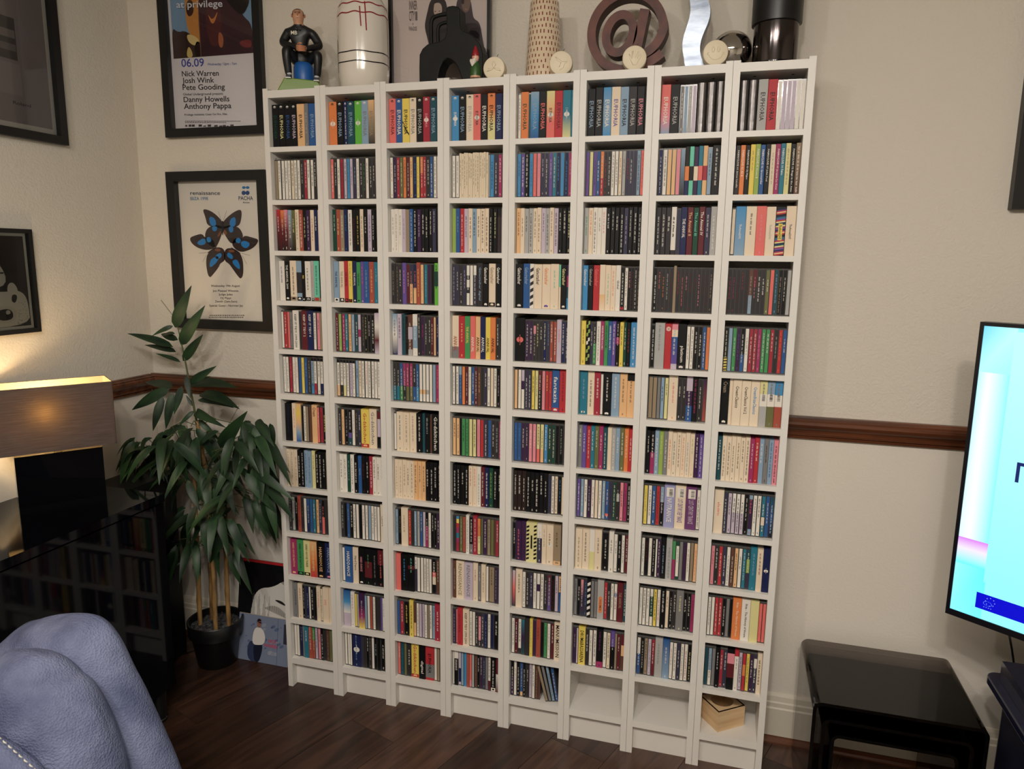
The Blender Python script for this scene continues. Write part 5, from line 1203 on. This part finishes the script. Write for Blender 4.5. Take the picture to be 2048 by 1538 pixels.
for cu, cv, ru, rv, n, sd in LOBES:
    y0 = rg.uniform(-0.03, 0.05)
    hub = onY(cu, cv, y0)
    for k in range(n):
        u = cu + rg.uniform(-1, 1) * ru; v = cv + rg.uniform(-1, 1) * rv; y = y0 + rg.uniform(-0.10, 0.07)
        b = onY(u, v, y)
        dx = (u - cu) / ru * 0.9 + {'l': -0.35, 'r': 0.35, 'c': 0.0}[sd] + rg.uniform(-0.3, 0.3)
        out = Vector((dx, rg.uniform(-0.8, 0.35), 0)); out = out.normalized() * rg.uniform(0.35, 1.0)
        dirv = (out + Vector((0, 0, rg.uniform(-1.5, -0.35)))).normalized()
        b.x = max(b.x, -0.60); L_ = rg.uniform(0.125, 0.175); tip = b + dirv * L_
        tip.y = min(tip.y, 0.17); b.y = min(b.y, 0.16)
        if tip.x > -0.03 or b.x > -0.04:
            if tip.x > -0.015 and tip.y > -0.03: tip.x = -0.02 - rg.random() * 0.03
            b.x = min(b.x, -0.03)
        if tip.x < -0.64: tip.x = -0.64
        leaf(b, tip, (UPV + Vector((rg.uniform(-.3, .3), rg.uniform(-.3, .3), 0))), rg.choice((2, 2, 3, 3)))
    for k in range(5):
        e = onY(cu + rg.uniform(-1, 1) * ru, cv + rg.uniform(-1, 1) * rv, y0 + rg.uniform(-.05, .05)); src = rg.choice([q1, q2, q3, q4]); s0 = min(src, key=lambda p: (p + PC - e).length)
        m = (s0 + e - PC) / 2 + Vector((0, 0, 0.02)); tube([s0, m, e - PC], 0.0014, 5).build('stem', STEM, plant)
cb = [onZ(340, 1318, 0.004), onZ(360, 1310, 0.004), onZ(385, 1302, 0.004), onZ(400, 1296, 0.004)]
tag(tube([Vector((-0.52, -0.22, 0.004)), Vector((-0.50, -0.14, 0.004)), Vector((-0.47, -0.06, 0.004)), cb[1], cb[2], Vector((-0.40, 0.165, 0.004))], 0.003, 8).build('power_cable', BLACK_PLASTIC, None, smooth=True), 'thin black power cable on the floor behind the plant pot', 'cable')

# ------------------------------------------------------------------ sofa corner
def pillow(name, pxs, y, T, parent, m, back=True, n_ring=12, amp=0.006, seed=0):
    P = [onY(u, v, y) for u, v in pxs]; P = [Vector((a, y, b)) for a, b in smoothpts([(p.x, p.z) for p in P], 3)]
    c = sum(P, Vector()) / len(P); n = len(P); mb = MB(); V_ = []
    seq = [(math.cos(math.pi / 2 * k / n_ring), -math.sin(math.pi / 2 * k / n_ring)) for k in range(n_ring)]
    for s, d in seq:
        s2 = s ** 0.55
        for p in P:
            q = c + (p - c) * s2; q.y = y + d * T
            q += Vector((noise.noise(q * 7 + Vector((seed, 0, 0))), noise.noise(q * 7 + Vector((0, seed, 3))), noise.noise(q * 7 + Vector((5, 0, seed))))) * amp * 1.5
            q += Vector((0, noise.noise(q * 18), noise.noise(q * 18 + Vector((3, 3, 3))))) * amp * 0.7
            V_.append(q)
    F_ = []
    for i in range(n_ring - 1):
        for k in range(n): F_.append((i * n + k, i * n + (k + 1) % n, (i + 1) * n + (k + 1) % n, (i + 1) * n + k))
    F_.append(tuple((n_ring - 1) * n + k for k in range(n)))
    nb = len(V_)
    for s, d in seq[1:]:
        for p in P: q = c + (p - c) * (s ** 0.55); q.y = y - d * T * 0.7; V_.append(q)
    def idx(i, k): return k if i == 0 else nb + (i - 1) * n + k
    for i in range(n_ring - 1):
        for k in range(n): F_.append((idx(i, (k + 1) % n), idx(i, k), idx(i + 1, k), idx(i + 1, (k + 1) % n)))
    F_.append(tuple(reversed([idx(n_ring - 1, k) for k in range(n)])))
    off = parent.location
    mb.raw([v - off for v in V_], F_, (0.4, 0.4, 0.5)); o = mb.build(name, m, parent, smooth=True)
    bm = bmesh.new(); bm.from_mesh(o.data); bmesh.ops.recalc_face_normals(bm, faces=bm.faces); bm.to_mesh(o.data); bm.free()
    return o
sofa = empty('fabric_sofa', (0.1, -1.15, 0)); tag(sofa, 'grey blue fabric sofa with plump stitched cushions in the front corner', 'sofa')
pillow('back_cushion', [(-140, 1420), (-60, 1326), (0, 1286), (60, 1244), (105, 1231), (150, 1228), (185, 1233), (207, 1254), (228, 1286), (252, 1340), (277, 1385), (302, 1440), (327, 1495), (347, 1540), (375, 1620), (385, 1720), (200, 1790), (-50, 1790), (-150, 1620)], -1.02, 0.09, sofa, SOFA, seed=1)
pillow('front_cushion', [(-140, 1440), (-60, 1345), (0, 1313), (30, 1302), (62, 1304), (92, 1315), (116, 1334), (132, 1354), (152, 1364), (177, 1400), (202, 1450), (222, 1500), (236, 1540), (250, 1620), (245, 1720), (100, 1790), (-100, 1790), (-150, 1620)], -1.13, 0.10, sofa, SOFA, seed=4)
pillow('seat_cushion', [(-140, 1480), (-40, 1462), (0, 1484), (24, 1500), (50, 1520), (72, 1542), (110, 1600), (120, 1720), (0, 1800), (-150, 1700)], -1.24, 0.05, sofa, SOFA, seed=7, amp=0.004)
boxobj('sofa_base', (-0.2, -1.3, 0.06), (0.36, -0.95, 0.45), SOFA, sofa, 0.03)
for k in range(9):
    u, v = -4 + k * 10.5, 1472 + k * 9.4; p = onY(u, v, -1.262) - sofa.location; q = onY(u + 6.4, v + 5.6, -1.262) - sofa.location
    tube([p, p.lerp(q, 0.5) + Vector((0, -0.0015, 0.001)), q], 0.0013, 6).build('stitch', STITCH, sofa, smooth=True)
for x in (-0.16, 0.3):
    for y in (-1.27, -0.98): lathe_obj('foot', [(0.02, 0), (0.025, 0.065)], BLACK_PLASTIC, sofa, (x - 0.1, y + 1.15, 0), n=12)

# ------------------------------------------------------------------ wooden box on the bottom shelf
wb = empty('wooden_box', (1.478, 0.088, SHELF_Z[11] + 0.0003), math.radians(38)); tag(wb, 'pale wooden tissue box on the bottom shelf of the end bookcase', 'box')
PINE = mat('pale_wood', (214, 180, 138), 0.6); noise_col(PINE, (196, 160, 118), (224, 194, 152), (6, 6, 50), lo=0.3, hi=0.7)
s_ = 0.049; hh = 0.066; tk = 0.005
for nm, a, b in (('side', (-s_, -s_, 0), (s_, -s_ + tk, hh)), ('side', (-s_, s_ - tk, 0), (s_, s_, hh)), ('side', (-s_, -s_ + tk, 0), (-s_ + tk, s_ - tk, hh)), ('side', (s_ - tk, -s_ + tk, 0), (s_, s_ - tk, hh)), ('bottom', (-s_ + tk, -s_ + tk, 0), (s_ - tk, s_ - tk, 0.004))):
    mb = MB(); mb.box(a, b); mb.build(nm, PINE, wb)
lid = MB(); R1 = 0.034; n = 32; sq = []
for k in range(n):
    t = 2 * math.pi * k / n; m_ = max(abs(math.cos(t)), abs(math.sin(t))); sq.append((s_ * math.cos(t) / m_, s_ * math.sin(t) / m_))
V_ = [(x, y, hh) for x, y in sq] + [(R1 * math.cos(2 * math.pi * k / n), R1 * math.sin(2 * math.pi * k / n), hh) for k in range(n)] + [(R1 * math.cos(2 * math.pi * k / n), R1 * math.sin(2 * math.pi * k / n), hh - 0.005) for k in range(n)]
lid.raw(V_, [(k, (k + 1) % n, n + (k + 1) % n, n + k) for k in range(n)] + [(n + k, n + (k + 1) % n, 2 * n + (k + 1) % n, 2 * n + k) for k in range(n)], (0.6, 0.5, 0.4)); lid.build('lid', PINE, wb)

# ------------------------------------------------------------------ nest of smoked tables, television, stand
def bent_table(x0, x1, y0, y1, h, t, label):
    root = empty('nesting_table', ((x0 + x1) / 2, (y0 + y1) / 2, 0.001)); tag(root, label, 'table', 'nest of smoked acrylic tables')
    w_ = (x1 - x0) / 2; d_ = (y1 - y0) / 2; r = 0.022
    def outline(o):
        P = [(-w_ + o, 0)]
        for cx, s in ((-w_ + r, 180), (w_ - r, 90)):
            for k in range(7): a = math.radians(s - 15 * k); P.append((cx + (r - o) * math.cos(a), h - r + (r - o) * math.sin(a)))
        return P + [(w_ - o, 0)]
    A_, B2 = outline(0), outline(t); pts = A_ + B2[::-1]
    mb = MB(); n = len(A_)
    for k in range(n - 1):
        mb.face([(*A_[k][:1], -d_, A_[k][1]), (A_[k][0], d_, A_[k][1]), (A_[k + 1][0], d_, A_[k + 1][1]), (A_[k + 1][0], -d_, A_[k + 1][1])][::-1], (0, 0, 0))
        mb.face([(B2[k][0], -d_, B2[k][1]), (B2[k][0], d_, B2[k][1]), (B2[k + 1][0], d_, B2[k + 1][1]), (B2[k + 1][0], -d_, B2[k + 1][1])], (0, 0, 0))
        for yy, rev in ((-d_, False), (d_, True)):
            q = [(A_[k][0], yy, A_[k][1]), (A_[k + 1][0], yy, A_[k + 1][1]), (B2[k + 1][0], yy, B2[k + 1][1]), (B2[k][0], yy, B2[k][1])]
            mb.face(q if rev else q[::-1], (0, 0, 0))
    for P, s in ((A_[0], 1), (A_[-1], -1)): mb.face([(P[0], -d_, 0), (P[0] + s * t, -d_, 0), (P[0] + s * t, d_, 0), (P[0], d_, 0)], (0, 0, 0))
    o = mb.build('bent_sheet', SMOKED, root)
    return root
bent_table(1.696, 2.098, -0.20, 0.135, 0.394, 0.009, 'largest smoked acrylic bent table of the nest')
bent_table(1.722, 2.072, -0.19, 0.13, 0.345, 0.009, 'middle smoked acrylic bent table tucked under the largest')
bent_table(1.748, 2.046, -0.18, 0.125, 0.298, 0.009, 'smallest smoked acrylic bent table innermost in the nest')

tvd = Vector((0.803, -0.597, 0)).normalized(); tvn = Vector((tvd.y, -tvd.x, 0))   # along the screen, out of the screen
TVW, TVH, tz0 = 1.30, 0.738, 0.640
tv = empty('television', (2.0, -0.10, tz0), math.atan2(tvd.y, tvd.x)); tag(tv, 'wall-mounted television showing a bright cyan screen', 'television')
boxobj('casing', (0, 0.0, 0), (TVW, 0.03, TVH), DARK_TV, None, 0.004).parent = tv
mb = MB(); mb.box((0.25, 0.03, 0.12), (TVW - 0.25, 0.075, TVH - 0.2)); mb.build('rear_housing', DARK_TV, tv)
for a, b in (((0, -0.004, 0), (TVW, 0, 0.016)), ((0, -0.004, TVH - 0.009), (TVW, 0, TVH)), ((0, -0.004, 0.016), (0.009, 0, TVH - 0.009)), ((TVW - 0.009, -0.004, 0.016), (TVW, 0, TVH - 0.009))):
    mb = MB(); mb.box(a, b); mb.build('bezel', DARK_TV, tv)
SCREEN = mat('lit_screen', (5, 5, 6), 0.2); n_, l_, b_ = nodes(SCREEN); a_ = n_.new('ShaderNodeAttribute'); a_.attribute_name = 'Col'
l_.new(a_.outputs['Color'], b_.inputs['Emission Color']); b_.inputs['Emission Strength'].default_value = 1.15
scr = MB(); sx0, sx1, sz0, sz1 = 0.009, TVW - 0.009, 0.016, TVH - 0.009
def sq(a, b, c, d, cols, k=0): scr.face([(sx0 + a, -0.001 - k * 0.0004, sz0 + c), (sx0 + b, -0.001 - k * 0.0004, sz0 + c), (sx0 + b, -0.001 - k * 0.0004, sz0 + d), (sx0 + a, -0.001 - k * 0.0004, sz0 + d)], [lin(c_) for c_ in cols] if isinstance(cols, list) else lin(cols))
CY, CW, WH, PK = (96, 226, 250), (170, 240, 255), (232, 252, 255), (206, 120, 226)
SW = sx1 - sx0
sq(0, SW, 0, sz1 - sz0, (140, 236, 255))
sq(0, 0.022, 0.192, 0.604, [(206, 246, 255), (228, 252, 255), (226, 250, 255), (170, 240, 255)], 1); sq(0.022, 0.07, 0.192, 0.604, [(228, 252, 255), (110, 228, 250), (120, 230, 250), (226, 250, 255)], 1)
sq(0, 0.07, 0.604, sz1 - sz0, [(170, 236, 255), (150, 236, 250), (176, 240, 252), (110, 200, 230)], 2)
sq(0, 0.07, 0.165, 0.192, [(222, 214, 250), (222, 214, 250), PK, PK], 2); sq(0, 0.07, 0.125, 0.165, [CY, CY, (222, 214, 250), (222, 214, 250)], 2); sq(0, 0.07, 0, 0.125, [(130, 236, 255), (110, 228, 250), CY, (140, 236, 255)], 2)
sq(0.066, SW, 0.095, 0.704, [(140, 238, 255), (150, 240, 255), (176, 244, 255), (176, 244, 255)], 4)
sq(0.055, SW, 0.026, 0.066, (4, 8, 186), 6)
for k in range(8): t = 2 * math.pi * k / 8; cx, cz = 0.086, 0.050; sq(cx + 0.010 * math.cos(t) - 0.0009, cx + 0.010 * math.cos(t) + 0.0009, cz + 0.010 * math.sin(t) - 0.0009, cz + 0.010 * math.sin(t) + 0.0009, (130, 160, 250), 7)
for k in range(14): t = 2 * math.pi * k / 14; cx, cz = 0.081, 0.044; sq(cx + 0.009 * math.cos(t) - 0.0007, cx + 0.009 * math.cos(t) + 0.0007, cz + 0.0055 * math.sin(t) - 0.0007, cz + 0.0055 * math.sin(t) + 0.0007, (90, 130, 240), 7)
for k in range(4): sq(0.073 + k * 0.005, 0.0752 + k * 0.005, 0.0335, 0.0345, (140, 170, 250), 7)
sq(0.103, 0.1105, 0.357, 0.405, (16, 30, 90), 6); sq(0.103, 0.142, 0.397, 0.405, (16, 30, 90), 6); sq(0.1345, 0.142, 0.357, 0.405, (16, 30, 90), 6)
scr.build('screen', SCREEN, tv)
arm = MB(); arm.box((0.55, 0.075, 0.3), (0.75, 0.42, 0.36)); arm.build('wall_bracket', DARK_TV, tv)
tag(tube([onY(2019, 1272, 0.0), onY(2024, 1300, 0.02), onY(2028, 1330, 0.04), onY(2030, 1352, 0.05)], 0.0028, 8).build('television_cable', BLACK_PLASTIC, None, smooth=True), 'thin black cable hanging below the television', 'cable')
st = empty('media_stand', (2.36, -0.27, 0)); tag(st, 'dark media stand with a rounded top shelf under the television', 'stand')
STAND = mat('dark_blue_black_lacquer', (16, 22, 48), 0.16, coat=0.4)  # blue tint in the black lacquer stands in for the screen's glow
def rounded_slab(name, x0, x1, y0, y1, z0, z1, r, m, par):
    P = []
    for cx, cy, s in ((x1 - r, y1 - r, 0), (x0 + r, y1 - r, 90), (x0 + r, y0 + r, 180), (x1 - r, y0 + r, 270)):
        for k in range(6): a = math.radians(s + 18 * k); P.append((cx + r * math.cos(a), cy + r * math.sin(a)))
    n = len(P); mb = MB(); off = par.location
    V_ = [(x - off.x, y - off.y, z0) for x, y in P] + [(x - off.x, y - off.y, z1) for x, y in P]
    mb.raw(V_, [tuple(reversed(range(n))), tuple(range(n, 2 * n))] + [(k, (k + 1) % n, n + (k + 1) % n, n + k) for k in range(n)], (0, 0, 0))
    return bevel(mb.build(name, m, par), 0.003, 2)
rounded_slab('column', 2.160, 2.62, -0.42, -0.06, 0.0, 0.44, 0.02, STAND, st)
rounded_slab('top_shelf', 2.125, 2.66, -0.46, -0.03, 0.44, 0.462, 0.03, STAND, st)
bx = boxobj('media_player', (2.148, -0.43, 0.4625), (2.6, -0.07, 0.515), STAND, None, 0.005); tag(bx, 'flat dark media box sitting on the rounded stand', 'media box')
